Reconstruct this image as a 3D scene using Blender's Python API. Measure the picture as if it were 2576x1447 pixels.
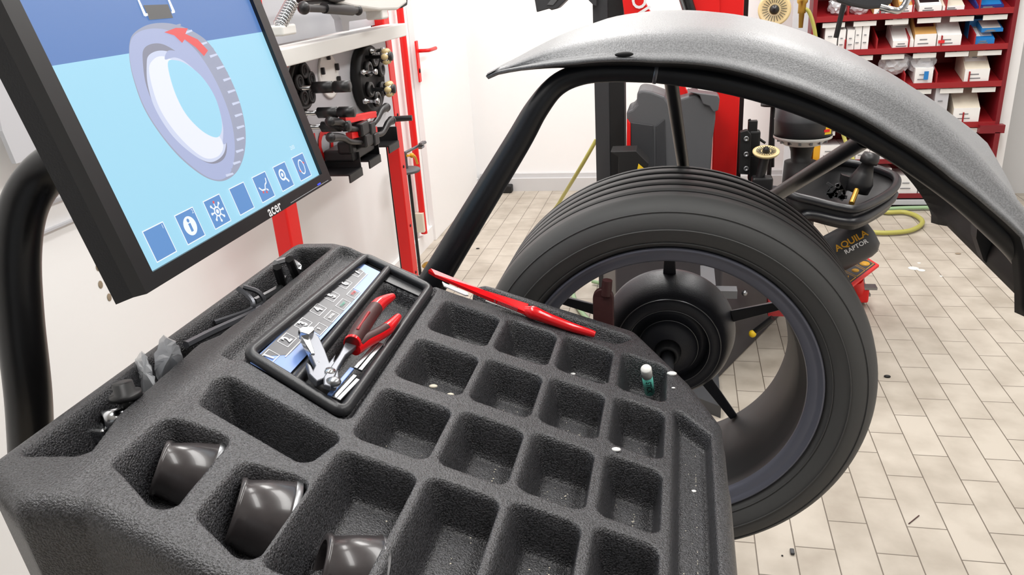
import bpy, bmesh, math, random
import numpy as np
from mathutils import Matrix, Vector
random.seed(7)
PI = math.pi
for o in list(bpy.data.objects): bpy.data.objects.remove(o)

# ------------------------------------------------------------------ camera
FP, PITCH, ROLL, YAW, CH = 1963.8, .3799, -.0673, -.2270, 1.58
FW = np.array([math.sin(YAW)*math.cos(PITCH), math.cos(YAW)*math.cos(PITCH), -math.sin(PITCH)])
_rt = np.array([math.cos(YAW), -math.sin(YAW), 0.0]); _up = np.cross(_rt, FW)
RT = _rt*math.cos(ROLL)+_up*math.sin(ROLL); UP = -_rt*math.sin(ROLL)+_up*math.cos(ROLL)
CAM = np.array([0, 0, CH])
cd = bpy.data.cameras.new('camera'); cam = bpy.data.objects.new('camera', cd)
bpy.context.scene.collection.objects.link(cam)
cd.sensor_width = 36; cd.lens = 36*FP/2576; cd.clip_start = .02; cd.clip_end = 60
cam.matrix_world = Matrix(((RT[0], UP[0], -FW[0], 0), (RT[1], UP[1], -FW[1], 0), (RT[2], UP[2], -FW[2], CH), (0, 0, 0, 1)))
bpy.context.scene.camera = cam

# ------------------------------------------------------------------ light and exposure
w = bpy.data.worlds.new('world'); bpy.context.scene.world = w; w.use_nodes = True
w.node_tree.nodes['Background'].inputs[0].default_value = (.95, .97, 1, 1)
w.node_tree.nodes['Background'].inputs[1].default_value = .5
vs = bpy.context.scene.view_settings
vs.view_transform = 'Standard'; vs.look = 'None'; vs.gamma = 1; vs.use_curve_mapping = False; vs.exposure = 0.0
def area(name, loc, sx, sy, power, rot=(0, 0, 0), col=(1, .985, .96)):
    l = bpy.data.lights.new(name, 'AREA'); l.shape = 'RECTANGLE'; l.size = sx; l.size_y = sy; l.energy = power; l.color = col
    o = bpy.data.objects.new(name, l); bpy.context.scene.collection.objects.link(o); o.location = loc; o.rotation_euler = rot
    return o
CEIL = 3.3
area('ceiling_lamp', (-.7, 1.2, CEIL-.06), .5, 2.4, 48)
area('ceiling_lamp', (1.2, 1.2, CEIL-.06), .5, 2.4, 48)
area('ceiling_lamp', (-.6, 4.2, CEIL-.06), .5, 2.4, 61)
area('ceiling_lamp', (1.2, 4.2, CEIL-.06), .5, 2.4, 61)
area('front_fill', (1.6, -2.85, 1.7), 3.4, 2.6, 6, (math.radians(90), 0, 0), (.93, .97, 1))  # unseen soft fill lamp added for surfaces facing the camera

# ------------------------------------------------------------------ helpers
C = bpy.context.scene.collection
MW = {}
def ray(x, y): return FW+RT*(x-1288)/FP-UP*(y-723.5)/FP
def atz(x, y, z): d = ray(x, y); return CAM+d*(z-CH)/d[2]
def aty(x, y, Y): d = ray(x, y); return CAM+d*Y/d[1]
def atx(x, y, X): d = ray(x, y); return CAM+d*X/d[0]
def V(a): return Vector((float(a[0]), float(a[1]), float(a[2])))

def mat(name, col, rough=.5, metal=0, bump=0, bscale=400, spec=.5, noise=0, nscale=8, emit=0, alpha=1, trans=0, coat=0):
    m = bpy.data.materials.new(name); m.use_nodes = True
    nt = m.node_tree; b = nt.nodes['Principled BSDF']
    c = tuple(((v/255)/12.92 if v/255 <= .04045 else ((v/255+.055)/1.055)**2.4) for v in col)+(1,)
    b.inputs['Base Color'].default_value = c; b.inputs['Roughness'].default_value = rough
    b.inputs['Metallic'].default_value = metal; b.inputs['Specular IOR Level'].default_value = spec
    b.inputs['Coat Weight'].default_value = coat
    if emit: b.inputs['Emission Color'].default_value = c; b.inputs['Emission Strength'].default_value = emit; b.inputs['Base Color'].default_value = (0.01, 0.01, 0.01, 1)
    if alpha < 1: b.inputs['Alpha'].default_value = alpha
    if trans: b.inputs['Transmission Weight'].default_value = trans
    tc = nt.nodes.new('ShaderNodeTexCoord')
    if bump:
        n = nt.nodes.new('ShaderNodeTexNoise'); n.inputs['Scale'].default_value = bscale; n.inputs['Detail'].default_value = 2
        bp = nt.nodes.new('ShaderNodeBump'); bp.inputs['Strength'].default_value = bump; bp.inputs['Distance'].default_value = .002
        nt.links.new(tc.outputs['Object'], n.inputs['Vector']); nt.links.new(n.outputs['Fac'], bp.inputs['Height']); nt.links.new(bp.outputs['Normal'], b.inputs['Normal'])
    if noise:
        n = nt.nodes.new('ShaderNodeTexNoise'); n.inputs['Scale'].default_value = nscale; n.inputs['Detail'].default_value = 5
        mx = nt.nodes.new('ShaderNodeMix'); mx.data_type = 'RGBA'
        if nscale > 100: n.inputs['Detail'].default_value = 2
        mx.inputs[6].default_value = tuple(v*(1-noise) for v in c[:3])+(1,); mx.inputs[7].default_value = tuple(min(1, v*(1+noise)) for v in c[:3])+(1,)
        nt.links.new(tc.outputs['Object'], n.inputs['Vector']); 
        mr = nt.nodes.new('ShaderNodeMapRange'); lo = .36 if nscale > 100 else 0; mr.inputs[1].default_value = lo; mr.inputs[2].default_value = 1-lo
        nt.links.new(n.outputs['Fac'], mr.inputs[0]); nt.links.new(mr.outputs[0], mx.inputs[0]); nt.links.new(mx.outputs[2], b.inputs['Base Color'])
    return m

M = dict(
 wall=mat('white paint', (245, 245, 245), .7, noise=.02, nscale=2),
 greywall=mat('grey paint', (205, 205, 206), .7),  # baseboard grey, also the shade colour of the far back wall
 ceiling=mat('ceiling paint', (240, 240, 238), .8),
 tray=mat('textured black plastic', (54, 54, 57), .38, spec=.75, bump=.9, bscale=520, noise=.8, nscale=520),
 traysm=mat('smooth black plastic', (34, 35, 38), .38, bump=.1, bscale=500),
 hood=mat('textured grey plastic', (130, 131, 133), .42, bump=.3, bscale=420, noise=.2, nscale=420),
 pipe=mat('black powder coat', (24, 25, 29), .33, bump=.06, bscale=900),
 bigpipe=mat('gloss black pipe', (20, 20, 22), .28),
 black=mat('black plastic', (26, 26, 28), .4),
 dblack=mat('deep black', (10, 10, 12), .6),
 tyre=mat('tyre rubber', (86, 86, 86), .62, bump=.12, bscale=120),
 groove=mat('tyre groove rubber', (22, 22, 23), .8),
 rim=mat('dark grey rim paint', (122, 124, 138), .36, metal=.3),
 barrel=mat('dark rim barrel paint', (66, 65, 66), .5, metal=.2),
 hub=mat('dark hub casting', (60, 61, 68), .45, bump=.15, bscale=400),
 grey=mat('grey moulded plastic', (88, 89, 92), .5, bump=.1, bscale=400),
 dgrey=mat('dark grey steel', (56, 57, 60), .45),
 red=mat('red paint', (228, 22, 20), .4), dred=mat('burgundy paint', (122, 20, 30), .45), shelfred=mat('shelf red paint', (150, 26, 32), .45),
 redgloss=mat('red gloss plastic', (226, 20, 28), .2, coat=.4),
 redbrown=mat('worn red rubber', (70, 38, 38), .5, noise=.3, nscale=90),
 chrome=mat('chrome', (205, 207, 210), .16, metal=1), steel=mat('brushed steel', (150, 152, 155), .32, metal=1),
 dsteel=mat('blackened steel', (112, 114, 120), .34, metal=.7), brass=mat('brass', (190, 150, 70), .3, metal=.9),
 white=mat('white card', (238, 238, 236), .6, noise=.03, nscale=20), cream=mat('cream card', (222, 214, 196), .7, noise=.06, nscale=30),
 kraft=mat('brown card', (196, 150, 84), .7, noise=.08, nscale=30), blue=mat('blue card', (30, 120, 190), .5), navy=mat('navy card', (30, 44, 120), .5),
 offwhite=mat('off white plastic', (228, 228, 224), .45), wpanel=mat('light grey panel', (196, 197, 202), .35),
 bag=mat('clear plastic film', (240, 243, 248), .2, alpha=.6, coat=.6), hazy=mat('smoky film', (190, 196, 206), .2, alpha=.55),
 hose=mat('yellow green hose', (176, 172, 88), .45), ghose=mat('green hose', (150, 180, 140), .45),
 yellow=mat('yellow print', (236, 196, 30), .5), orange=mat('orange yellow print', (226, 168, 40), .5),
 ink=mat('dark print', (40, 42, 50), .5), wink=mat('white print', (235, 236, 238), .5), gink=mat('grey print', (120, 122, 126), .5),
 teal=mat('teal print', (110, 208, 190), .4), green=mat('green print', (60, 160, 130), .5), redink=mat('red print', (216, 40, 44), .5),
 keyblue=mat('blue foil', (112, 142, 200), .3, noise=.15, nscale=25), keygrey=mat('dark grey foil', (84, 84, 88), .35),
 amber=mat('amber plastic', (210, 190, 140), .3), stain=mat('brown spot', (150, 135, 115), .8),
)
def em(n, c, s=1.0): return mat(n, c, .4, emit=s)
M['absorber'] = mat('dark grey gate panels', (96, 98, 102), .6, noise=.1, nscale=3)  # invented dark tone for the unseen front wall, cuts bounced light
M['cab'] = mat('dark violet grey paint', (46, 44, 50), .5, noise=.25, nscale=9)
M.update(sbg=em('screen light blue', (163, 219, 243)), sdk=em('screen dark blue', (88, 128, 190)), sic=em('screen icon blue', (98, 148, 208)),
 swh=em('screen white', (244, 250, 255)), sgr=em('screen grey', (92, 92, 92)), sred=em('screen red', (236, 92, 92)),
 st1=em('screen tyre lilac', (172, 182, 218)), st2=em('screen tyre pale', (208, 216, 240)), st3=em('screen tyre tread', (160, 166, 188)), st4=em('screen tyre dark', (140, 142, 160)), st5=em('screen tyre shine', (236, 240, 250)),
 led=em('blue led', (40, 60, 255), 2))

def setp(o, label=None, cat=None, group=None, kind=None):
    if label: o['label'] = label
    if cat: o['category'] = cat
    if group: o['group'] = group
    if kind: o['kind'] = kind
    return o
def thing(name, loc, label, cat, group=None, rot=None):
    o = bpy.data.objects.new(name, None); C.objects.link(o); o.empty_display_size = .05
    m = Matrix.Translation(V(loc)) @ (rot.to_4x4() if rot else Matrix())
    o.matrix_world = m; MW[o.name] = m
    return setp(o, label, cat, group)

class MB:
    """collects shapes in world coordinates; build() links them as one mesh object"""
    def __init__(s): s.v = []; s.f = []; s.m = []; s.sm = []
    def add(s, vs_, fs, mi=0, smooth=False):
        b = len(s.v); s.v += [tuple(float(c) for c in p) for p in vs_]
        for f in fs: s.f.append(tuple(b+i for i in f)); s.m.append(mi); s.sm.append(smooth)
        return s
    def box(s, c, size, R=None, mi=0, bevel=0):
        bm = bmesh.new(); bmesh.ops.create_cube(bm, size=1)
        for v in bm.verts: v.co = Vector((v.co.x*size[0], v.co.y*size[1], v.co.z*size[2]))
        if bevel: bmesh.ops.bevel(bm, geom=bm.edges[:], offset=bevel, segments=3, profile=.5, affect='EDGES')
        R = R or Matrix.Identity(3)
        bm.verts.index_update()
        s.add([V(c)+R@v.co for v in bm.verts], [[v.index for v in f.verts] for f in bm.faces], mi, False)
        bm.free(); return s
    def hexa(s, a, mi=0):   # 8 corners: bottom 4, top 4
        return s.add(a, [(0, 3, 2, 1), (4, 5, 6, 7), (0, 1, 5, 4), (1, 2, 6, 5), (2, 3, 7, 6), (3, 0, 4, 7)], mi)
    def prism(s, pts, d, mi=0):   # polygon pts swept by vector d
        n = len(pts); d = np.array(d, float); p = [np.array(q, float) for q in pts]
        return s.add(p+[q+d for q in p], [tuple(range(n))[::-1], tuple(range(n, 2*n))]+[(i, (i+1) % n, n+(i+1) % n, n+i) for i in range(n)], mi)
    def tube(s, path, r, n=20, mi=0, caps=True, smooth=True):
        path = [V(p) for p in path]; k = len(path); rr = r if hasattr(r, '__len__') else [r]*k
        vs_ = []; t0 = (path[1]-path[0]).normalized(); a = t0.orthogonal().normalized()
        for i, p in enumerate(path):
            t = ((path[min(i+1, k-1)]-path[max(i-1, 0)])).normalized()
            a = (a-t*a.dot(t)).normalized(); b = t.cross(a)
            for j in range(n): an = 2*PI*j/n; vs_.append(p+(a*math.cos(an)+b*math.sin(an))*rr[i])
        fs = [(i*n+j, i*n+(j+1) % n, (i+1)*n+(j+1) % n, (i+1)*n+j) for i in range(k-1) for j in range(n)]
        s.add(vs_, fs, mi, smooth)
        if caps:
            s.add(vs_[:n], [tuple(range(n))[::-1]], mi); s.add(vs_[-n:], [tuple(range(n))], mi)
        return s
    def cyl(s, a, b, r, n=24, mi=0, smooth=True, r2=None): return s.tube([a, b], [r, r if r2 is None else r2], n, mi, True, smooth)
    def lathe(s, o, ax, prof, n=64, mi=0, smooth=True, closed=False, mis=None):   # prof: (along, radius)
        o = V(o); ax = V(ax).normalized(); a = ax.orthogonal().normalized(); b = ax.cross(a)
        k = len(prof); vs_ = []
        for t, r in prof:
            for j in range(n): an = 2*PI*j/n; vs_.append(o+ax*t+(a*math.cos(an)+b*math.sin(an))*r)
        base = len(s.v); s.v += [tuple(v) for v in vs_]
        for i in range(k if closed else k-1):
            i2 = (i+1) % k
            for j in range(n):
                s.f.append((base+i*n+j, base+i*n+(j+1) % n, base+i2*n+(j+1) % n, base+i2*n+j)); s.m.append(mis[i] if mis else mi); s.sm.append(smooth)
        return s
    def sphere(s, c, r, sc=(1, 1, 1), n=16, mi=0):
        prof = [(-math.cos(PI*i/n)*r, max(1e-5, math.sin(PI*i/n)*r)) for i in range(n+1)]
        b = len(s.v); s.lathe((0, 0, 0), (0, 0, 1), prof, n*2, mi)
        for i in range(b, len(s.v)): q = s.v[i]; s.v[i] = (c[0]+q[0]*sc[0], c[1]+q[1]*sc[1], c[2]+q[2]*sc[2])
        return s
    def torus(s, c, ax, R, r, n=48, k=12, mi=0): return s.lathe(c, ax, [(r*math.sin(2*PI*i/k), R+r*math.cos(2*PI*i/k)) for i in range(k)], n, mi, True, True)
    def text(s, t, o, xd, yd, size, mi=0, lift=.0006, align='CENTER', bold=0.0):
        cu = bpy.data.curves.new('t', 'FONT'); cu.body = t; cu.size = size; cu.align_x = align; cu.align_y = 'CENTER'; cu.offset = bold*size; cu.resolution_u = 3
        ob = bpy.data.objects.new('t', cu); C.objects.link(ob); bpy.context.view_layer.update()
        me = bpy.data.meshes.new_from_object(ob.evaluated_get(bpy.context.evaluated_depsgraph_get()))
        xd, yd = V(xd).normalized(), V(yd).normalized(); nd = xd.cross(yd)
        s.add([V(o)+xd*v.co.x+yd*v.co.y+nd*lift for v in me.vertices], [tuple(p.vertices) for p in me.polygons], mi)
        bpy.data.objects.remove(ob); bpy.data.meshes.remove(me); return s
    def build(s, name, mats, parent=None, label=None, cat=None, group=None, kind=None, origin=None, bevel=0):
        me = bpy.data.meshes.new(name)
        if parent is not None: P = MW[parent.name].inverted(); loc = None
        else:
            a = np.array(s.v); loc = Vector(((a[:, 0].min()+a[:, 0].max())/2, (a[:, 1].min()+a[:, 1].max())/2, a[:, 2].min())) if origin is None else V(origin)
            P = Matrix.Translation(-loc)
        me.from_pydata([tuple(P@Vector(v)) for v in s.v], [], s.f)
        mats = mats if isinstance(mats, (list, tuple)) else [mats]
        for m in mats: me.materials.append(m)
        me.polygons.foreach_set('material_index', s.m); me.polygons.foreach_set('use_smooth', s.sm); me.update()
        o = bpy.data.objects.new(name, me); C.objects.link(o)
        if parent is not None: o.parent = parent; MW[o.name] = MW[parent.name]
        else: o.location = loc; MW[o.name] = Matrix.Translation(loc)
        if bevel:
            b = o.modifiers.new('bevel', 'BEVEL'); b.width = bevel; b.segments = 3; b.limit_method = 'ANGLE'; b.angle_limit = .6
        return setp(o, label, cat, group, kind)
def subpart(o):   # let a part parent sub-parts in the same frame
    return o
def smooth_path(pts, n=8, closed=False):
    P = [np.array(p, float) for p in pts]; k = len(P); out = []
    for i in range(k if closed else k-1):
        if closed: p0, p1, p2, p3 = P[i-1], P[i], P[(i+1) % k], P[(i+2) % k]
        else: p0, p1, p2, p3 = P[max(i-1, 0)], P[i], P[i+1], P[min(i+2, k-1)]
        for j in range(n):
            t = j/n; out.append(.5*((2*p1)+(-p0+p2)*t+(2*p0-5*p1+4*p2-p3)*t*t+(-p0+3*p1-3*p2+p3)*t**3))
    if not closed: out.append(P[-1])
    return out
def dup(root, M4, label=None, group=None):
    r = root.copy(); C.objects.link(r); r.matrix_world = M4; MW[r.name] = M4
    if label: r['label'] = label
    if group: r['group'] = group
    for ch in list(root.children):
        c = ch.copy(); C.objects.link(c); c.parent = r
        for g in list(ch.children):
            d = g.copy(); C.objects.link(d); d.parent = c
    return r

# ------------------------------------------------------------------ the room
TW = .10972; TL = TW*2.3388
X0, X1, Y0, Y1 = -1.6, 3.6, -3.0, 5.92
def floor_material():
    m = bpy.data.materials.new('beige floor tiles'); m.use_nodes = True; nt = m.node_tree; b = nt.nodes['Principled BSDF']
    tc = nt.nodes.new('ShaderNodeTexCoord')
    def mth(op, a, b_=None):
        n = nt.nodes.new('ShaderNodeMath'); n.operation = op
        for i, v in enumerate((a, b_)):
            if v is None: continue
            if isinstance(v, (int, float)): n.inputs[i].default_value = v
            else: nt.links.new(v, n.inputs[i])
        return n.outputs[0]
    sx = nt.nodes.new('ShaderNodeSeparateXYZ'); nt.links.new(tc.outputs['Object'], sx.inputs[0])
    u = mth('DIVIDE', mth('ADD', sx.outputs[0], -(6.1031)*TW+20*TW*1.0), TW)
    iu = mth('FLOOR', u); fu = mth('SUBTRACT', u, iu)
    par = mth('MULTIPLY', mth('FLOORED_MODULO', iu, 2), .5)
    v = mth('ADD', mth('DIVIDE', mth('SUBTRACT', 23.3709*TW+20*TL, sx.outputs[1]), TL), mth('ADD', par, 0.0))
    iv = mth('FLOOR', v); fv = mth('SUBTRACT', v, iv)
    du = mth('MULTIPLY', mth('MINIMUM', fu, mth('SUBTRACT', 1, fu)), TW); dv = mth('MULTIPLY', mth('MINIMUM', fv, mth('SUBTRACT', 1, fv)), TL)
    d = mth('MINIMUM', du, dv)
    g = nt.nodes.new('ShaderNodeMapRange'); g.inputs[1].default_value = .0011; g.inputs[2].default_value = .0022; nt.links.new(d, g.inputs[0])
    cb = nt.nodes.new('ShaderNodeCombineXYZ'); nt.links.new(iu, cb.inputs[0]); nt.links.new(iv, cb.inputs[1])
    wn = nt.nodes.new('ShaderNodeTexWhiteNoise'); nt.links.new(cb.outputs[0], wn.inputs['Vector'])
    n1 = nt.nodes.new('ShaderNodeTexNoise'); n1.inputs['Scale'].default_value = 7; n1.inputs['Detail'].default_value = 6; nt.links.new(tc.outputs['Object'], n1.inputs['Vector'])
    n2 = nt.nodes.new('ShaderNodeTexNoise'); n2.inputs['Scale'].default_value = 1.3; n2.inputs['Detail'].default_value = 4; nt.links.new(tc.outputs['Object'], n2.inputs['Vector'])
    f = mth('ADD', mth('MULTIPLY', n1.outputs['Fac'], .75), mth('ADD', mth('MULTIPLY', wn.outputs['Value'], .12), mth('MULTIPLY', n2.outputs['Fac'], .45)))
    cr = nt.nodes.new('ShaderNodeValToRGB'); e = cr.color_ramp.elements
    e[0].position = .38; e[0].color = (.33, .285, .23, 1); e[1].position = .78; e[1].color = (.53, .48, .41, 1); nt.links.new(f, cr.inputs[0])
    mx = nt.nodes.new('ShaderNodeMix'); mx.data_type = 'RGBA'; mx.inputs[6].default_value = (.13, .105, .08, 1)
    nt.links.new(g.outputs[0], mx.inputs[0]); nt.links.new(cr.outputs[0], mx.inputs[7]); nt.links.new(mx.outputs[2], b.inputs['Base Color'])
    bp = nt.nodes.new('ShaderNodeBump'); bp.inputs['Distance'].default_value = .0015; bp.inputs['Strength'].default_value = .5
    nt.links.new(g.outputs[0], bp.inputs['Height']); nt.links.new(bp.outputs['Normal'], b.inputs['Normal'])
    b.inputs['Roughness'].default_value = .5
    return m
def slab(name, a, b, m, kind='structure'): 
    c = [(p+q)/2 for p, q in zip(a, b)]; s = [abs(q-p) for p, q in zip(a, b)]
    return MB().box(c, s).build(name, m, kind=kind)
fl = MB().box(((X0+X1)/2, (Y0+Y1)/2, -.05), (X1-X0+.4, Y1-Y0+.4, .1)).build('floor', floor_material(), kind='structure', origin=(0, 0, 0))
slab('ceiling', (X0-.2, Y0-.2, CEIL), (X1+.2, Y1+.2, CEIL+.1), M['ceiling'])
slab('wall_left', (X0-.2, Y0-.2, 0), (X0, Y1+.2, CEIL), M['wall'])
slab('wall_right', (X1, Y0-.2, 0), (X1+.2, Y1+.2, CEIL), M['wall'])
slab('wall_back', (X0, Y1, 0), (X1, Y1+.2, CEIL), M['wall'])
slab('wall_front', (X0, Y0-.2, 0), (X1, Y0, CEIL), M['absorber'])
# plinth board along the back wall
zb = aty(1300, 440, 5.9)[2]
MB().box(((X0+.78)/2+.02, Y1-.03, .05), (2.34, .06, .1)).box(((X0+.78)/2+.02, Y1-.012, zb-.015), (2.34, .024, .05)).build('baseboard_back', [M['greywall']], kind='structure')
MB().box((X0+.012, 4.0, .05), (.024, 3.8, .1)).build('baseboard_left', M['wall'], kind='structure')
MB().box((1.96, 5.66, CEIL/2), (.07, .52, CEIL)).build('trim_1', M['wall'], kind='structure')
MB().box((2.8, 5.8, CEIL/2), (1.6, .2, CEIL)).build('wall_back_shaded', M['greywall'], kind='structure')  # grey slab puts shade into the back wall colour beyond the pier

# ------------------------------------------------------------------ wheel balancer: weight tray (height field on a tilted top)
ZL, XB, SL = 1.58-.425*.93, -.55*.93, .33
def surf(x): return ZL-SL*np.maximum(0, np.asarray(x, float)-XB)
def ont(px, py, lift=0):        # point of the tray top seen at a pixel
    d = ray(px, py); t = (ZL+lift-CH)/d[2]; X = CAM+d*t
    if X[0] <= XB: return X
    return CAM+d*((ZL+lift+SL*XB-CH)/(d[2]+SL*d[0]))
NS = np.array([SL, 0, 1])/math.hypot(SL, 1)      # normal of the sloping part
TX = np.array([1, 0, -SL])/math.hypot(SL, 1)     # down the slope, to the operator
TY = np.array([0, 1, 0.])
def sdf(px, py, poly):
    d = np.full(px.shape, 1e9); s = np.ones(px.shape); n = len(poly)
    for i in range(n):
        x0, y0 = poly[i]; x1, y1 = poly[(i+1) % n]; ex, ey = x1-x0, y1-y0
        wx, wy = px-x0, py-y0; t = np.clip((wx*ex+wy*ey)/(ex*ex+ey*ey), 0, 1)
        d = np.minimum(d, (wx-ex*t)**2+(wy-ey*t)**2)
        c1 = py >= y0; c2 = py < y1; c3 = ex*wy > ey*wx
        fl_ = (c1 & c2 & c3) | (~c1 & ~c2 & ~c3); s = np.where(fl_, -s, s)
    return s*np.sqrt(d)
def shrink(poly, r):
    a = sum(poly[i][0]*poly[(i+1) % len(poly)][1]-poly[(i+1) % len(poly)][0]*poly[i][1] for i in range(len(poly)))
    if a < 0: poly = poly[::-1]
    out = []; n = len(poly)
    for i in range(n):
        p0, p1, p2 = np.array(poly[i-1]), np.array(poly[i]), np.array(poly[(i+1) % n])
        d1 = (p1-p0)/np.linalg.norm(p1-p0); d2 = (p2-p1)/np.linalg.norm(p2-p1)
        n1 = np.array([-d1[1], d1[0]]); n2 = np.array([-d2[1], d2[0]])
        out.append(tuple(p1+(n1+n2)*r/(1+n1@n2)))
    return out
def rsdf(gx, gy, poly, r): return sdf(gx, gy, shrink(list(poly), r))-r
def rect(x0, x1, y0, y1): return [(x0, y0), (x1, y0), (x1, y1), (x0, y1)]
OUT = [(-.640, .50), (-.640, 1.155), (-.563, 1.158), (-.50, 1.128), (-.393, 1.105), (-.332, 1.108), (-.315, 1.150), (-.066, 1.156), (.020, 1.041), (.062, .955), (.066, .80), (.066, .40), (-.34, .435), (-.44, .452), (-.50, .462), (-.56, .452)]
def px2(*ps): return [tuple(ont(*p)[:2]) for p in ps]
OPEN = []   # polygon, corner radius, depth, wall width
CX = [(-.342, -.265), (-.249, -.180), (-.164, -.097), (-.079, -.018)]
RY = [(.952, 1.052), (.815, .920), (.678, .783), (.475, .650)]
for ri, (a, b) in enumerate(RY):
    for ci, (c, d) in enumerate(CX):
        sh = (ci-1.5)*.006
        OPEN.append((rect(c, d, a+sh*(.6 if ri < 3 else .4), b+sh), .011, .055, .009))
OPEN.append(([(-.001, .47), (.042, .47), (.042, .912), (-.001, .948)], .004, .030, .006))
OPEN.append((px2((411, 1043), (575, 1102), (411, 1300), (283, 1155)), .012, .060, .012))
OPEN.append((px2((611, 1164), (776, 1209), (627, 1425), (499, 1296)), .012, .060, .012))
OPEN.append((px2((549, 933), (856, 1098), (767, 1166), (501, 1011)), .012, .085, .018))
KQ = [(-.508, .742), (-.497, 1.112), (-.368, 1.072), (-.357, .690)]
OPEN.append(([(-.532, .742), (-.545, 1.128), (-.497, 1.118), (-.508, .735)], .006, .016, .007))
OPEN.append((KQ, .010, .008, .004))
OPEN.append(([(-.430, .768), (-.441, 1.050), (-.377, 1.035), (-.368, .750)], .008, .036, .006))
OPEN.append(([(-.612, .522), (-.618, 1.118), (-.560, 1.122), (-.560, .905), (-.566, .790), (-.578, .765), (-.567, .60), (-.547, .53)], .008, .062, .010))
OPEN.append(([(-.400, 1.080), (-.335, 1.078), (-.120, 1.080), (-.093, 1.084), (-.072, 1.120), (-.30, 1.126), (-.40, 1.112)], .006, .026, .007))
def tray_mesh():
    h = .0024; xs = np.arange(-.70, .125, h); ys = np.arange(.36, 1.215, h)
    gx, gy = np.meshgrid(xs, ys, indexing='ij')
    z = surf(gx)
    # soft knee where the flat shelf meets the slope
    z = z-.004*np.exp(-((gx-XB)/.012)**2)
    dep = np.zeros_like(z)
    for poly, r, D, wdt in OPEN:
        s = rsdf(gx, gy, poly, r); t = np.clip((.0045-s)/(wdt+.0045), 0, 1); dep = np.maximum(dep, D*t*t*(3-2*t))
    z = z-dep
    so = sdf(gx, gy, OUT); so2 = rsdf(gx, gy, OUT, .03)*.5+so*.5
    R = .018; t = np.clip((so2+R)/R, 0, 1); z = z-R*(1-np.sqrt(np.clip(1-t*t, 0, 1)))
    dx, dy = np.gradient(so2, h); g = np.hypot(dx, dy)+1e-9
    ov = np.clip(so2, 0, None); nx = gx-ov*dx/g/np.maximum(g, .6); ny = gy-ov*dy/g/np.maximum(g, .6)
    z = z-np.minimum(ov, .03)*9
    nx = nx-np.minimum(ov, .03)*9*.06*dx/g; ny = ny-np.minimum(ov, .03)*9*.06*dy/g
    keep = so2 < .033
    idx = -np.ones(gx.shape, int); idx[keep] = np.arange(keep.sum())
    vs_ = np.stack([nx[keep], ny[keep], z[keep]], 1)
    a, b, c, d = idx[:-1, :-1], idx[1:, :-1], idx[1:, 1:], idx[:-1, 1:]
    ok = (a >= 0) & (b >= 0) & (c >= 0) & (d >= 0)
    fs = np.stack([a[ok], b[ok], c[ok], d[ok]], 1)
    return vs_, fs
bal = thing('wheel_balancer', (-.3, .8, 0), 'black wheel balancer with compartmented weight tray on top and grey wheel guard over the tyre', 'wheel balancer')
vs_, fs = tray_mesh()
me = bpy.data.meshes.new('weight_tray'); P0 = np.array([-.3, .8, 0])
me.from_pydata((vs_-P0).tolist(), [], fs.tolist()); me.materials.append(M['tray']); me.polygons.foreach_set('use_smooth', [True]*len(fs)); me.update()
tray = bpy.data.objects.new('weight_tray', me); C.objects.link(tray); tray.parent = bal; MW[tray.name] = MW[bal.name]
tray['label'] = 'black textured tray with square weight compartments'

# cabinet below the tray
b = MB(); top = shrink(OUT, .022); low = shrink(OUT, .06)
zt = [.93 for x, y in top]
n = len(top); pts = [(x, y, z) for (x, y), z in zip(top, zt)]+[(x, y, .06) for x, y in low]
b.add(pts, [tuple(range(n)), tuple(range(n, 2*n))[::-1]]+[(i, n+i, n+(i+1) % n, (i+1) % n) for i in range(n)])
b.box((-.28, .8, .03), (.5, .5, .06))
b.build('cabinet', M['traysm'], bal)

# keypad module let into the tray
def tp(x, y, up=0): return np.array([x, y, float(surf(x))])+NS*up
kp = MB()
def bar(p, q, wd, h, mi=0, mb=None):   # rounded bar lying on the slope
    (mb or kp).tube([tp(*p, h), tp(*q, h)], wd, 12, mi)
q = shrink([(-.508, .745), (-.497, 1.110), (-.369, 1.071), (-.359, .693)], .007)
fr = smooth_path([], 1) if 0 else None
def ringpath(poly, r, k=5):
    out = []; n = len(poly)
    for i in range(n):
        p0, p1, p2 = [np.array(a) for a in (poly[i-1], poly[i], poly[(i+1) % n])]
        a = p1+(p0-p1)/np.linalg.norm(p0-p1)*r; c = p1+(p2-p1)/np.linalg.norm(p2-p1)*r
        for j in range(k+1): t = j/k; out.append((1-t)**2*a+2*t*(1-t)*p1+t*t*c)
    return out
ring = [tp(x, y, -.001) for x, y in ringpath(q, .012)]; ring.append(ring[0]); ring.append(ring[1])
kp.tube(ring, .0075, 12, 0, False)
kp.tube([tp(-.4325, .722, -.001), tp(-.4485, 1.092, -.001)], .0065, 12)
kp.prism([tp(-.505, .752, -.009), tp(-.434, .735, -.009), tp(-.447, 1.09, -.009), tp(-.496, 1.105, -.009)][::-1], NS*.003)
kp.prism([tp(-.432, .727, -.007), tp(-.364, .702, -.007), tp(-.366, .748, -.007), tp(-.431, .766, -.007)][::-1], NS*.002)
kp.prism([tp(-.443, 1.052, -.007), tp(-.376, 1.037, -.007), tp(-.373, 1.066, -.007), tp(-.445, 1.085, -.007)][::-1], NS*.002)
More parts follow.
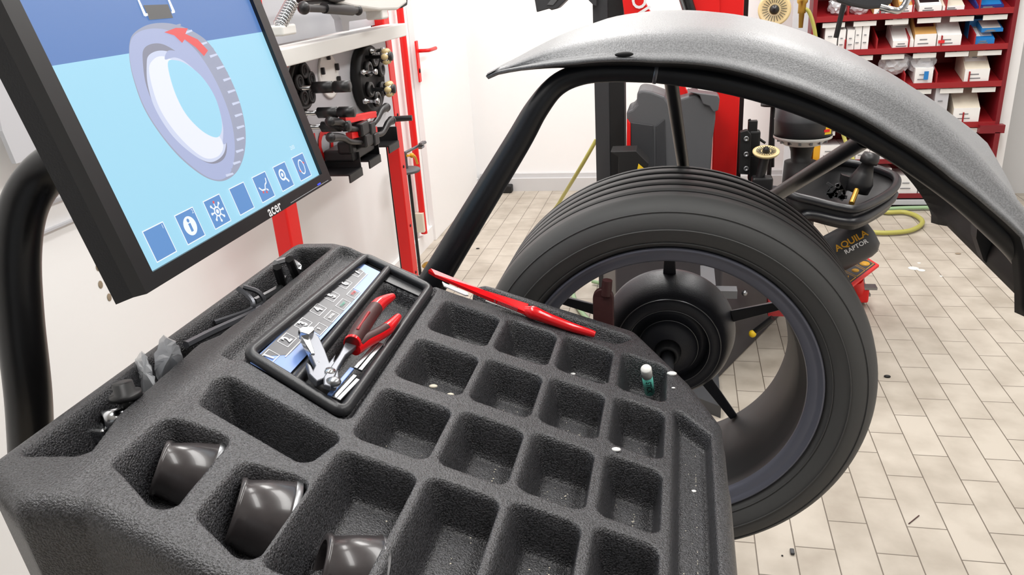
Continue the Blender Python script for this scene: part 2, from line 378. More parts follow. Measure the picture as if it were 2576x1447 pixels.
# tool well inside the module: floor, walls
module = kp.build('keypad_module', M['traysm'], bal)
sb = MB()
S1 = [(-.492, .738), (-.494, 1.082), (-.452, 1.069), (-.446, .725)]
def poly2(mb, pts, up, mi, th=.0008): mb.prism([tp(x, y, up) for x, y in pts], NS*th, mi)
poly2(sb, S1[::-1], -.0035, 0)
def uvk(u, v):  # u 0..1 across (downhill), v 0..1 along
    a = np.array(S1[0])*(1-v)+np.array(S1[1])*v; c = np.array(S1[3])*(1-v)+np.array(S1[2])*v
    return tuple(a*(1-u)+c*u)
def frame(mb, u0, u1, v0, v1, up, mi, t=.0009):
    P = [np.array(uvk(u0, v0)), np.array(uvk(u1, v0)), np.array(uvk(u1, v1)), np.array(uvk(u0, v1))]
    for i in range(4):
        a, c = P[i], P[(i+1) % 4]; d = (c-a)/np.linalg.norm(c-a); nn = np.array([-d[1], d[0]])*t/2
        poly2(mb, [a-nn-d*t/2, c-nn+d*t/2, c+nn+d*t/2, a+nn-d*t/2], up, mi, .0002)
g0 = [uvk(.04, .0), uvk(.52, .0), uvk(.52, .17), uvk(.52, .8), uvk(.52, .93), uvk(.0, .93)]
poly2(sb, [uvk(.03, .05), uvk(.62, .14), uvk(.62, .92), uvk(.03, .96)][::-1], -.0026, 1, .0002)
poly2(sb, [uvk(.6, .34), uvk(.92, .34), uvk(.92, .75), uvk(.6, .75)][::-1], -.0026, 1, .0002)
for i in range(7):
    v = .075+i*.137; frame(sb, .10, .44, v-.036, v+.036, -.0022, 2)
    sb.text(str(i+1), tp(*uvk(.27, v), -.0018), TY, -TX, .0165, 2, bold=.045)
for i, (t, mi, sz) in enumerate((('F', 2, .008), ('ENTER', 2, .0052), ('START', 4, .0052), ('STOP', 3, .0058))):
    v = .37+i*.118; frame(sb, .60, .90, v-.038, v+.038, -.0022, 2)
    sb.text(t, tp(*uvk(.75, v), -.0018), TY, -TX, sz, mi, bold=.02)
frame(sb, .58, .6, .12, .32, -.0022, 2, .0006); frame(sb, .6, .62, .76, .93, -.0022, 2, .0006)
sb.build('keypad', [M['keyblue'], M['keygrey'], M['wink'], M['redink'], M['green']], module, 'blue and grey foil keypad with seven numbered keys')
# wheel guard: curved grey shell concentric with the shaft, its tube and struts
AX, AZ = -.0187, .8821
guard_mb = MB()
def arc_table(ps, Y, c=(-.02, .90)):
    t = []
    for p in ps:
        X = aty(p[0], p[1], Y); t.append((math.degrees(math.atan2(X[2]-c[1], X[0]-c[0])), math.hypot(X[0]-c[0], X[2]-c[1])))
    t.sort(); return t
low_t = [(-20, .565), (15, .567)]+arc_table([(1240, 187), (1340, 170), (1440, 160), (1650, 155), (1800, 165), (1950, 205), (2100, 262), (2250, 345), (2400, 450), (2500, 530), (2576, 600)], 1.22)
rid_t = [(-20, .575), (15, .578)]+arc_table([(1262, 172), (1400, 112), (1500, 90), (1650, 74), (1800, 75), (1950, 98), (2100, 150), (2200, 185), (2300, 245), (2400, 325), (2500, 432), (2576, 527)], 1.30)
far_t = arc_table([(1243, 183), (1300, 145), (1400, 85), (1500, 55), (1600, 35), (1700, 28), (1800, 33), (1900, 48), (2000, 75), (2100, 115), (2200, 166), (2300, 226), (2400, 296), (2470, 350)], 1.68)
far_t = [(-20, .575), (16, .578)]+far_t
chk_t = arc_table([(2240, 405), (2350, 545), (2470, 665), (2576, 765)], 1.72)
def itp(t, th): return float(np.interp(th, [a for a, _ in t], [r for _, r in t]))
def gpt(th, R, Y): a = math.radians(th); return (-.02+R*math.cos(a), Y, .90+R*math.sin(a))
rows = []
ths = np.linspace(14.6, 117.6, 62)
for th in ths:
    rl, rr, rf = itp(low_t, min(th, 116.6)), itp(rid_t, th), itp(far_t, th)
    k = float(np.clip((th-102)/15.6, 0, 1))             # the shell narrows to a point on the left
    y0, y1, y2 = 1.22, 1.30-.085*k**2, 1.68-(.445*k)
    rr = max(rr, rl+.004); e_ = float(np.clip((th-108)/9.6, 0, 1))**1.8; rr = rr*(1-e_)+(rl+.003)*e_; rf = rf*(1-e_)+(rl+.004)*e_; rc = np.interp(th, [10, 15.5, 33, 50, 66, 85], [.57, .565, .52, .525, .56, rf-.012])
    prof = [(rl-.011*(1-k), y0+.034), (rl-.001, y0+.004), (rl+.002, y0-.001), (rl+.14*(rr-rl), y0+.016), (rl+.27*(rr-rl), y0+.026), (rl+.62*(rr-rl), y0+.030-.012*k), (rl+.86*(rr-rl), y0+.046-.03*k**2), (rr, y1+.016), (rr+(rf-rr)*.4, y1+(y2-y1)*.35), (rr+(rf-rr)*.9, y1+(y2-y1)*.8), (rf, y2), (rf-.012*(1-k), y2+.02*(1-k)+.0005), (min(rf-.02*(1-k), rc+.1*k), y2+.04*(1-k)+.001)]
    rows.append([gpt(th, r, y) for r, y in prof])
k = len(rows[0]); vv = [p for r in rows for p in r]
guard_mb.add(vv, [(i*k+j, i*k+j+1, (i+1)*k+j+1, (i+1)*k+j) for i in range(len(rows)-1) for j in range(1, k-1)], 0, True)
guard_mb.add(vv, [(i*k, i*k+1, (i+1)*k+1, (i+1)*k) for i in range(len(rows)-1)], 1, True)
guard = guard_mb.build('wheel_guard', [M['hood'], M['dblack']], bal, 'curved matt grey plastic shell')
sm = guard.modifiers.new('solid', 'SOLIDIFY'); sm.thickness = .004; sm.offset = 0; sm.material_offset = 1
# bolt head and slot on the shell
def gnear(px, py, Y=1.235): return aty(px, py, Y)
MB().sphere(aty(1570, 137, 1.222), .010, (1.4, .35, .4)).build('slot', M['dblack'], guard)
pp = [aty(1650, 183, 1.262), aty(1800, 203, 1.262), aty(1950, 240, 1.262), aty(2100, 296, 1.262), aty(2250, 377, 1.262), aty(2400, 480, 1.262), aty(2500, 567, 1.262), aty(2576, 645, 1.262)]
pp += [pp[-1]+(pp[-1]-pp[-2])*1.0+np.array([-.008, 0, -.015])]
path = smooth_path(pp, 6)
MB().tube(path, [.0158+.0045*i/(len(path)-1) for i in range(len(path))], 24).build('guard_tube', M['pipe'], guard)
lp = [aty(1650, 183, 1.262), aty(1540, 180, 1.262), aty(1462, 187, 1.26), aty(1400, 215, 1.255), aty(1350, 275, 1.245), aty(1300, 362, 1.235), aty(1180, 560, 1.205), aty(1093, 705, 1.19), aty(1040, 792, 1.18), aty(985, 900, 1.15)]
path = smooth_path(lp, 6); N = len(path)
MB().tube(path, list(np.interp(range(N), [0, N*.35, N*.78, N-1], [.0158, .0175, .026, .027])), 24).build('hinge_tube', M['pipe'], bal)
MB().lathe(aty(1650, 183, 1.262), V(pp[1])-V(pp[0]), [(-.003, .0163), (-.002, .0172), (.002, .0172), (.003, .0163)], 24).build('joint_ring', M['dsteel'], guard)
def strut(name, a, b_, r, parent=guard): MB().tube([a, b_], [r, r], 16).build(name, M['pipe'], parent)
strut('strut', aty(1687, 195, 1.27), aty(1722, 440, 1.52), .0110)
a_, b_ = aty(2175, 352, 1.28), aty(1945, 495, 1.56)
strut('strut', a_, b_, .0135)
strut('strut', aty(1722, 440, 1.52), aty(1780, 600, 1.6), .011)
strut('strut', b_, aty(1800, 590, 1.62), .013)
# dark inner panel at the right of the shell
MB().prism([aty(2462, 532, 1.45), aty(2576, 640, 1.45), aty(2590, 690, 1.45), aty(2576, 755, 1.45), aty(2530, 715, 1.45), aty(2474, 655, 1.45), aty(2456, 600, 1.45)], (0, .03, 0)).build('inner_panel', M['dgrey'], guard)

# shaft, mounting flange
WY = 1.2457
sh = MB()
sh.lathe((AX, 1.10, AZ), (0, 1, 0), [(0, .0), (0, .030), (.04, .030), (.045, .012), (.30, .012), (.305, 0)], 48)
sh.build('shaft', M['dsteel'], bal)
hb = MB()
hb.lathe((AX, 1.385, AZ), (0, 1, 0), [(.004, .0), (.004, .026), (.010, .050), (.018, .0565), (.024, .0575), (.044, .059), (.046, .072), (.040, .076), (.022, .078), (.020, .081), (.020, .097), (.024, .100)], 96)
for r_, y_ in ((.1005, 1.4095), (.0795, 1.405), (.0575, 1.4075)): hb.torus((AX, y_, AZ), (0, 1, 0), r_, .0011, 96, 8, 1)  # thin steel rings added as bright highlights on the stepped edges
hb.build('clamping_cone', [M['hub'], M['steel']], bal, 'black stepped clamping cup on the shaft')
MB().lathe((AX, 1.372, AZ), (0, 1, 0), [(.006, .012), (-.006, .014), (-.008, .018), (-.006, .022), (.018, .026), (.02, 0)], 32).build('clamping_nut', M['dgrey'], bal)
ga = MB()
g1, g2 = aty(1517, 752, 1.215), aty(1519, 900, 1.205)
ga.tube([aty(1528, 705, 1.22), aty(1524, 742, 1.22)], [.0085, .0095], 20)
w_ = .0175
pts = [g1+np.array([w_*math.cos(a), 0, w_*math.sin(a)]) for a in np.linspace(0, PI, 14)]+[g2+np.array([-w_, 0, 0]), g2+np.array([w_, 0, 0])]
ga.prism(pts, (0, .012, 0))
ga.build('gauge_arm', M['redbrown'], bal, 'dark rounded handle of the distance gauge', bevel=.002)

# mudguard of the display: thick bent pipe behind the monitor
pth = smooth_path([aty(80, 1180, .72), aty(72, 1000, .72), aty(50, 800, .735), aty(42, 640, .75), aty(60, 520, .77), aty(110, 440, .79), aty(190, 395, .80), aty(300, 385, .80)], 8)
MB().tube(pth, .0265, 32).build('monitor_arm', M['bigpipe'], bal, 'thick glossy black bent pipe')

# ------------------------------------------------------------------ the wheel on the shaft
wheel = thing('car_wheel', (AX, 1.36, AZ), 'low-profile car wheel with black tyre clamped upright on the balancer shaft', 'wheel')
ty = MB(); O = (AX, 0, AZ)
prof = [(1.252, .262), (1.242, .268), (1.232, .280), (1.225, .295), (1.222, .310), (1.225, .325), (1.233, .338), (1.243, .346), (1.252, .350)]
mis = [0]*(len(prof)-1)+[0]
def tread(y0, y1, r): prof.append((y0, r)); mis.append(0); prof.append((y1, r))
grooves = [(1.272, 1.279), (1.313, 1.322), (1.352, 1.361), (1.391, 1.400), (1.432, 1.439)]
mis = [0]*(len(prof)-1)
cur = .351
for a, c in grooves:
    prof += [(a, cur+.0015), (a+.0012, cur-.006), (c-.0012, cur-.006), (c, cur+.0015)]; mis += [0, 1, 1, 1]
prof += [(1.462, .350), (1.472, .345), (1.482, .335), (1.489, .318), (1.488, .295), (1.482, .278), (1.474, .266), (1.464, .262)]; mis += [0]*9
mis = mis[:len(prof)-1]
ty.lathe(O, (0, 1, 0), prof, 160, 0, True, False, mis)
for r0, y in ((.302, 1.2215), (.331, 1.2275), (.276, 1.233)): ty.torus((AX, y, AZ), (0, 1, 0), r0, .0012, 160, 8)
tyre = ty.build('tyre', [M['tyre'], M['groove']], wheel, 'black rubber tyre with five tread grooves')
rm = MB()
rm.lathe(O, (0, 1, 0), [(1.262, .2585), (1.250, .2625), (1.2425, .2655), (1.238, .2645), (1.2375, .261), (1.243, .2575), (1.2445, .252), (1.246, .243), (1.250, .2385), (1.256, .2375)], 160)
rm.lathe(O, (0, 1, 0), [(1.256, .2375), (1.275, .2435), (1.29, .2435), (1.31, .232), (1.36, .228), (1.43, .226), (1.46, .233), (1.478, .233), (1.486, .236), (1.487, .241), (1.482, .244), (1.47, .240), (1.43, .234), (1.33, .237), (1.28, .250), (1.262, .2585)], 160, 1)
rim = rm.build('rim', [M['rim'], M['barrel']], wheel, 'dark grey painted alloy rim')
hm = MB(); hm.lathe(O, (0, 1, 0), [(1.409, .090), (1.409, .1005), (1.412, .1015), (1.414, .105), (1.424, .114), (1.445, .1235), (1.470, .1295), (1.484, .1325), (1.496, .132), (1.502, .126), (1.505, .02)], 96)
hm.build('wheel_hub', M['hub'], wheel)
for a in (90, 18, -54, -126, 162):
    s_ = MB(); an = math.radians(a); rd = np.array([math.cos(an), 0, math.sin(an)]); tn = np.array([-math.sin(an), 0, math.cos(an)])
    c0 = np.array([AX, 1.474, AZ]); r0, r1 = .115, .232
    w0, w1 = .014, .009
    s_.hexa([c0+rd*r0-tn*w0, c0+rd*r0+tn*w0, c0+rd*r1+tn*w1+np.array([0, -.01, 0]), c0+rd*r1-tn*w1+np.array([0, -.01, 0]),
             c0+rd*r0-tn*w0*.6+np.array([0, .015, 0]), c0+rd*r0+tn*w0*.6+np.array([0, .015, 0]), c0+rd*r1+tn*w1*.6+np.array([0, .008, 0]), c0+rd*r1-tn*w1*.6+np.array([0, .008, 0])])
    s_.build('spoke', M['hub'], wheel, bevel=.003)

# ------------------------------------------------------------------ monitor
MW_ = .43; mo = np.array([-.485, .597, 1.343]); mo = CAM+(mo-CAM)*MW_/.376
TH = -.25; MX = np.array([0, 1, 0.]); MU = np.array([math.sin(TH), 0, math.cos(TH)]); MN = np.cross(MX, MU)
def mp(u, v, n=0): return mo+MX*u+MU*v+MN*n
def suv(px, py):
    d = ray(px, py); t = ((mo-CAM)@MN)/(d@MN); X = CAM+d*t-mo; return X@MX, X@MU
mon = thing('monitor', mp(MW_/2, .17, -.02), 'black flat monitor showing a tyre drawing on a blue screen above the balancer tray', 'monitor')
Rm = Matrix((V(MX), V(MU), V(MN))).transposed()
SH = .344; bl, bb = .022, .0165
hs = MB()
u0, u1, v0, v1 = -bl, MW_+bl, -bb, SH+.022
f = .006
def fr_(a, b_, c_, d_, n0, n1, mi=0):
    hs.hexa([mp(a, b_, n0), mp(c_, b_, n0), mp(c_, d_, n0), mp(a, d_, n0), mp(a, b_, n1), mp(c_, b_, n1), mp(c_, d_, n1), mp(a, d_, n1)], mi)
fr_(u0, v0, u1, 0, -.012, f); fr_(u0, SH, u1, v1, -.012, f); fr_(u0, 0, 0, SH, -.012, f); fr_(MW_, 0, u1, SH, -.012, f)
hs.build('bezel', M['black'], mon)
hb_ = MB()
hb_.hexa([mp(u0-.003, v0-.002, -.034), mp(u1+.003, v0-.002, -.034), mp(u1+.003, v1+.002, -.034), mp(u0-.003, v1+.002, -.034), mp(u0, v0, -.012), mp(u1, v0, -.012), mp(u1, v1, -.012), mp(u0, v1, -.012)])
hb_.hexa([mp(.08, .04, -.06), mp(.35, .04, -.06), mp(.35, .30, -.06), mp(.08, .30, -.06), mp(.05, .01, -.034), mp(.38, .01, -.034), mp(.38, .33, -.034), mp(.05, .33, -.034)])
hb_.build('back_shell', M['traysm'], mon)
mk = MB(); mk.text('acer', mp(.265, -.0085, f), MX, MU, .021, 0, .0004, bold=.015)
mk.build('maker_mark', M['wink'], mon)
lm_ = MB(); lm_.box(mp(MW_-.022, -.011, f), (.010, .002, .001), Rm); lm_.build('power_light', M['led'], mon)
sc = MB(); K = ['sbg', 'sdk', 'sic', 'swh', 'sgr', 'sred', 'st1', 'st2', 'st3', 'st4', 'st5']
lay = [0]
def spoly(pts, key, uv=False):
    lay[0] += 1; q = [(p if uv else suv(*p)) for p in pts]
    bm = bmesh.new(); vs_ = [bm.verts.new(mp(u, v, .0004+lay[0]*.00003)) for u, v in q]; fc = bm.faces.new(vs_)
    r = bmesh.ops.triangulate(bm, faces=[fc]); bm.verts.index_update()
    sc.add([v.co for v in bm.verts], [[v.index for v in f_.verts] for f_ in bm.faces], K.index(key)); bm.free()
spoly([(0, 0), (MW_, 0), (MW_, SH), (0, SH)], 'sbg', True)
bd = .5*(suv(122, 172)[1]+suv(642, 80)[1])
spoly([(0, bd), (MW_, bd), (MW_, SH), (0, SH)], 'sdk', True)
def sm_(pts, n=6): return [tuple(p) for p in smooth_path([(a, b_, 0) for a, b_ in pts], n, True)]
def sp(pts, key): spoly([(p[0], p[1]) for p in sm_(pts)], key)
sp([(325, 110), (335, 85), (365, 65), (400, 58), (440, 62), (490, 82), (530, 115), (570, 180), (600, 250), (616, 320), (615, 380), (600, 425), (575, 450), (545, 456), (505, 440), (450, 395), (400, 335), (360, 270), (335, 200), (325, 150)], 'st3')
sp([(326, 112), (336, 90), (360, 76), (395, 72), (430, 80), (470, 105), (510, 150), (550, 220), (580, 300), (590, 370), (583, 425), (565, 448), (540, 452), (505, 436), (452, 392), (402, 333), (362, 268), (337, 200), (326, 150)], 'st1')
sp([(358, 150), (362, 122), (385, 110), (415, 114), (455, 140), (495, 180), (530, 240), (560, 310), (570, 370), (560, 402), (530, 412), (490, 392), (440, 345), (395, 280), (367, 215)], 'st4')
sp([(368, 165), (373, 140), (398, 128), (430, 133), (470, 158), (510, 200), (545, 262), (566, 325), (566, 375), (550, 400), (522, 408), (482, 387), (432, 341), (390, 275), (371, 215)], 'st2')
sp([(374, 180), (385, 150), (410, 142), (440, 160), (475, 215), (520, 300), (555, 350), (560, 375), (545, 395), (515, 398), (475, 370), (430, 320), (395, 260)], 'st5')
sp([(414, 150), (422, 128), (450, 132), (480, 150), (520, 195), (552, 250), (570, 305), (574, 350), (560, 362), (560, 320), (545, 260), (510, 200), (470, 160), (440, 145)], 'st1')
sp([(421, 160), (440, 152), (470, 163), (508, 195), (540, 245), (556, 300), (555, 335), (540, 346), (505, 328), (465, 285), (436, 225)], 'sbg')
for i in range(26):     # tread blocks on the right band
    t = i/25; a = np.array([452+t*150-30*t*t, 68+t*375]); a[0] = np.interp(a[1], [68, 90, 130, 200, 270, 330, 390, 430, 450], [448, 490, 532, 572, 598, 608, 604, 592, 572])
    spoly([(a[0]-14, a[1]-3), (a[0]+4, a[1]-8), (a[0]+7, a[1]-4), (a[0]-11, a[1]+3)], 'st2' if i % 2 else 'st3')
spoly([(411, 82), (440, 71), (470, 72), (464, 86), (495, 100), (521, 128), (511, 142), (490, 120), (462, 100), (456, 109), (436, 90)], 'sred')
spoly([(358, 14), (420, 12), (433, 46), (374, 51)], 'sgr')
for q in ([(343, 0), (348, 0), (366, 38), (360, 42)], [(418, -3), (423, -3), (438, 30), (432, 34)], [(360, 36), (368, 34), (370, 40), (363, 43)], [(428, 30), (436, 28), (438, 33), (430, 35)]): spoly(q, 'swh')
# row of seven menu keys
cs = [(401, 613), (473, 573), (543, 537), (602, 503), (656, 473), (708, 442), (753, 417)]
uc = [suv(*c) for c in cs]; vm = sum(v for u, v in uc)/7
us = np.linspace(uc[0][0], uc[6][0], 7); hw = .0185
for i, u in enumerate(us):
    v = vm
    spoly([(u-hw, v-hw), (u+hw, v-hw), (u+hw, v+hw), (u-hw, v+hw)], 'swh', True)
    h2 = hw-.0012; spoly([(u-h2, v-h2), (u+h2, v-h2), (u+h2, v+h2), (u-h2, v+h2)], 'sic', True)
    def disc(cx, cy, r, key, r2=None, n=28): spoly([(u+cx+(r)*math.cos(2*PI*j/n), v+cy+(r2 or r)*math.sin(2*PI*j/n)) for j in range(n)], key, True)
    def ln(x0_, y0_, x1_, y1_, wd, key):
        d = np.array([x1_-x0_, y1_-y0_]); d = d/np.linalg.norm(d); n_ = np.array([-d[1], d[0]])*wd/2
        spoly([(u+x0_+n_[0], v+y0_+n_[1]), (u+x0_-n_[0], v+y0_-n_[1]), (u+x1_-n_[0], v+y1_-n_[1]), (u+x1_+n_[0], v+y1_+n_[1])], key, True)
    sc.text(str(i+1) , mp(u+hw-.004, v+hw-.005, .0012), MX, MU, .007, K.index('swh'))
    if i == 1: disc(0, 0, .0115, 'swh'); ln(0, -.007, 0, .003, .0045, 'sic'); disc(0, .0065, .0023, 'sic')
    if i == 2:
        for q in range(8): a = q*PI/4; ln(0, 0, .012*math.cos(a), .012*math.sin(a), .0018, 'swh')
        disc(0, 0, .0065, 'swh'); disc(0, 0, .0045, 'sic'); disc(0, 0, .0028, 'swh')
        for q in range(8): a = q*PI/4; disc(.012*math.cos(a), .012*math.sin(a), .0018, 'sred' if q == 2 else 'swh')
    if i == 4:
        for a in ((-.012, .002, -.007, -.003), (-.007, -.003, .001, -.004), (.001, -.004, .005, .002), (.005, .002, .010, .004), (.010, .004, .012, .010), (.004, -.004, .008, -.007)): ln(*a, .0022, 'swh')
        disc(-.006, -.006, .0018, 'sred'); disc(.002, -.008, .0018, 'sred')
    if i == 5: disc(-.002, .003, .0085, 'swh'); disc(-.002, .003, .0055, 'sic'); disc(-.002, .003, .003, 'swh'); ln(.003, -.003, .009, -.010, .0035, 'swh')
    if i == 6: disc(0, 0, .0085, 'swh', .0115); disc(0, 0, .0065, 'sic', .0095); ln(-.011, -.003, -.007, -.006, .002, 'sred'); ln(.007, .006, .011, .003, .002, 'sred')
sc.text('2:03', mp(us[6]-.002, vm+.031, .0012), MX, MU, .008, K.index('swh'))
sc.build('screen', [M[k_] for k_ in K], mon)
mk2 = MB(); mk2.tube([mp(.31, -.0135, f), mp(MW_+.01, -.0135, f)], .0006, 8); mk2.build('button_line', M['gink'], mon)

# ------------------------------------------------------------------ things in the tray
def inb(px, py, d=.05): return ont(px, py, -d)
cups = thing('pressure_cup', ont(440, 1250, -.05), 'dark glossy cone cup lying in the leftmost tray compartment', 'cup', 'dark pressure cups in the tray')
def cup(root, c, ax, L, r0, r1, lab=None):
    ax = V(ax).normalized(); c = V(c)
    m = MB(); m.lathe(c, ax, [(0, r0*.82), (0, r0), (.004, r0+.001), (.006, r0-.001), (L*.5, (r0+r1)/2), (L-.008, r1-.001), (L-.006, r1+.001)], 56, 0)
    m.lathe(c, ax, [(0, r0*.82), (.004, r0*.8), (L-.004, r1*.88), (L, r1*.9)], 56, 0); b_ = m.build('cup_body', cupm, root)
    m = MB(); m.lathe(c, ax, [(L-.006, r1+.001), (L, r1+.0012), (L+.001, r1), (L, r1*.9)], 56); m.build('rim_ring', M['steel'], root, 'bright metal rim ring')
cupm = mat('dark smoked glossy plastic', (58, 54, 55), .25, noise=.4, nscale=60, coat=.2)
cdir = np.array(TX*.9+np.array([0, -.35, 0])+NS*.0)
cup(cups, ont(397, 1176, -.034), TX*.92+TY*.34-NS*.16, .056, .027, .036)
c2_ = thing('pressure_cup', ont(650, 1300, -.05), 'dark glossy cone cup with two rim bands in the second compartment from the left', 'cup', 'dark pressure cups in the tray')
cup(c2_, ont(584, 1288, -.034), TX*.92+TY*.34-NS*.16, .056, .033, .041)
c3_ = thing('pressure_cup', ont(880, 1420, -.05), 'dark glossy cone cup in the long tray compartment, cut by the lower photo edge', 'cup', 'dark pressure cups in the tray')
cup(c3_, ont(800, 1432, -.034), TX*.92+TY*.34-NS*.16, .056, .032, .040)

# lip balm tube
lb = thing('lip_balm', ont(1628, 960, -.045), 'small green and white lip balm tube standing in a corner compartment of the tray', 'lip balm')
a_ = ont(1634, 986, -.042); _d = ray(1625, 926); _o = CAM-a_; _q = _d@_d; _h = _o@_d; t_ = (-_h-math.sqrt(max(0, _h*_h-_q*(_o@_o-.0625**2))))/_q
b_ = CAM+_d*t_
d_ = (b_-a_); d_ /= np.linalg.norm(d_)
m = MB(); m.lathe(a_, d_, [(0, 0), (0, .0078), (.043, .0078), (.043, .0)], 28); m.build('barrel', M['teal'], lb)
m = MB(); m.lathe(a_, d_, [(.043, 0), (.043, .0080), (.060, .0080), (.062, .007), (.0625, 0)], 28); m.build('cap', M['offwhite'], lb, 'white cap')
nn = CAM-a_; nn = nn-d_*(nn@d_); nn /= np.linalg.norm(nn)
m = MB(); m.text('STICK', a_+d_*.024+nn*.0081, -d_, np.cross(nn, -d_), .011, 0, bold=.02); m.build('print', M['ink'], lb)

# red rim-width caliper lying in the front groove
cal_ = thing('rim_caliper', ont(1290, 770), 'long red plastic rim caliper lying in the groove at the wheel side of the tray', 'caliper')
def q_(px, py, l=.004): return ont(px, py, l)
m = MB()
m.prism([q_(1078, 688, .030), q_(1085, 683, .034), q_(1220, 738, .016), q_(1330, 772, .008), q_(1322, 792, .006), q_(1210, 748, .014), q_(1095, 698, .028)], np.array([0, .0, .005]))
m.prism([q_(1222, 740, .013), q_(1322, 776, .005), q_(1314, 792, .004), q_(1222, 758, .010)], np.array([0, -.001, .001]), 1)
tt = q_(1320, 783, .008)-q_(1225, 749, .016)
m.text('S |||||||||||||||', (q_(1225, 751, .019)+q_(1318, 786, .011))/2, tt, np.cross(NS*.6+np.array([0, -.6, 0]), tt), .0085, 2, bold=.01)
m.build('blade', [M['redgloss'], M['offwhite'], M['ink']], cal_)
m = MB(); hp = [q_(1322, 782, .008), q_(1345, 788, .012), q_(1380, 802, .010), (q_(1440, 824, .008)), q_(1485, 838, .006), q_(1497, 842, .006)]
m.tube(smooth_path(hp, 5), list(np.interp(range(26), [0, 4, 10, 25], [.007, .0105, .0085, .0045])), 18); m.build('handle', M['redgloss'], cal_)
# white slip beside it
m = MB(); m.prism([q_(1112, 711, .001), q_(1120, 716, .001), q_(1175, 738, .001), q_(1178, 745, .001), q_(1170, 745, .001), q_(1117, 722, .001)][::-1], NS*.002)
m.build('label_slip', M['white'], None, 'torn white label slip under the tip of the red caliper', 'label')

# pliers in the well
pl = thing('weight_pliers', ont(880, 880), 'red handled weight pliers with hammer head lying in the tool well beside the keypad', 'pliers')
def p3(px, py, l): return ont(px, py, l)
def plate(mb, pts, l0, th, mi=0): mb.prism([p3(x, y, l0) for x, y in pts][::-1], NS*th, mi)
m = MB(); plate(m, [(758, 850), (770, 842), (788, 850), (800, 862), (815, 895), (826, 925), (842, 905), (838, 925), (848, 940), (850, 965), (845, 985), (828, 985), (812, 968), (795, 975), (775, 955), (768, 925), (780, 935), (785, 945), (790, 935), (775, 900), (765, 875)], .008, .009)
m.build('jaw', M['dsteel'], pl, bevel=.0015)
m = MB(); plate(m, [(748, 848), (758, 842), (785, 842), (788, 850), (775, 862), (752, 855)], .012, .012); plate(m, [(752, 855), (775, 858), (790, 905), (780, 905), (768, 885)], .010, .009); m.build('hammer_face', M['chrome'], pl, bevel=.001)
m = MB(); plate(m, [(812, 960), (826, 940), (850, 905), (868, 870), (884, 862), (893, 868), (896, 880), (868, 905), (850, 935), (840, 960), (830, 985), (812, 980)], .012, .007); plate(m, [(842, 918), (880, 885), (905, 862), (898, 880), (868, 908), (838, 935)], .006, .006)
m.build('lever', M['dsteel'], pl, bevel=.0015)
m = MB(); m.lathe(p3(830, 938, .016), NS, [(0, 0), (0, .007), (.004, .006), (.005, 0)], 24); m.lathe(p3(800, 916, .014), NS, [(0, 0), (0, .005), (.003, .004), (.0035, 0)], 20); m.build('pivot_bolt', M['chrome'], pl)
def grip(pts, rs, l, dark, nm):
    path = smooth_path([p3(x, y, l) for x, y in pts], 5); N = len(path); rr = list(np.interp(range(N), np.linspace(0, N-1, len(rs)), rs)); k_ = int(N*.62)
    if dark:
        m = MB(); m.tube(path[:k_+1], rr[:k_+1], 16); g = m.build('grip', M['redbrown'], pl, 'worn dark grip with a red stripe')
        m = MB(); m.tube(path[k_:], rr[k_:], 16); m.build('grip_tip', M['redgloss'], g, 'red grip end')
        m = MB(); q0 = path[int(N*.15)]+NS*rr[3]*.9; q1 = path[int(N*.45)]+NS*rr[8]*.9; m.tube([q0, q1], .0022, 8); m.build('stripe', M['shelfred'], g)
        m = MB(); m.tube(path[:2], [r*1.12 for r in rr[:2]], 16); m.build('collar', M['redgloss'], g)
    else:
        m = MB(); m.tube(path, rr, 16); g = m.build('grip', M['redgloss'], pl, 'red rubber grip with a worn dark inlay')
        a0, a1 = int(N*.1), int(N*.75); m = MB(); m.tube([p+NS*.0028 for p in path[a0:a1]], [r*.80 for r in rr[a0:a1]], 16); m.build('inlay', M['redbrown'], g)
grip([(885, 865), (905, 832), (930, 795), (955, 765), (988, 746)], [.0095, .0115, .0105, .0100, .005], .020, True, 0)
grip([(893, 880), (918, 860), (950, 843), (975, 826), (1002, 797)], [.008, .0098, .0092, .0090, .005], .012, False, 1)

# steel strips of wheel weights beside the pliers
for i, (a, b_, lab) in enumerate((((905, 935), (960, 868), 'long bright weight strip beside the pliers, the right one of the pair'), ((893, 930), (950, 865), 'long bright weight strip beside the pliers, touching the red handles'), ((840, 1005), (893, 948), 'short bright weight strip at the near end of the tool well'), ((850, 1010), (900, 958), 'short bright weight strip at the near corner of the tool well'), ((828, 998), (885, 930), 'blue tinted weight strip nearest the pliers jaw'))):
    A_, B_ = p3(*a, .002), p3(*b_, .002); d_ = (B_-A_)/np.linalg.norm(B_-A_); n_ = np.cross(NS, d_)*.0028
    m = MB(); m.prism([A_-n_, B_-n_, B_+n_, A_+n_], NS*.003, 0)
    m.build('weight_strip', M['steel'] if i != 4 else M['keyblue'], None, lab, 'wheel weight', 'weight strips beside the pliers', bevel=.0008)
m = MB(); m.tube(smooth_path([p3(965, 872, .004), p3(975, 850, .006), p3(1000, 815, .010)], 4), .0009, 8); m.build('wire', M['steel'], None, 'thin twisted wire lying past the weight strips near the red handles', 'wire')
m = MB(); m.sphere(p3(838, 962, .018), .008, (1.2, 1, .8), 8); m.build('weight_lump', M['steel'], None, 'crumpled silver weight lump by the pliers pivot', 'wheel weight')

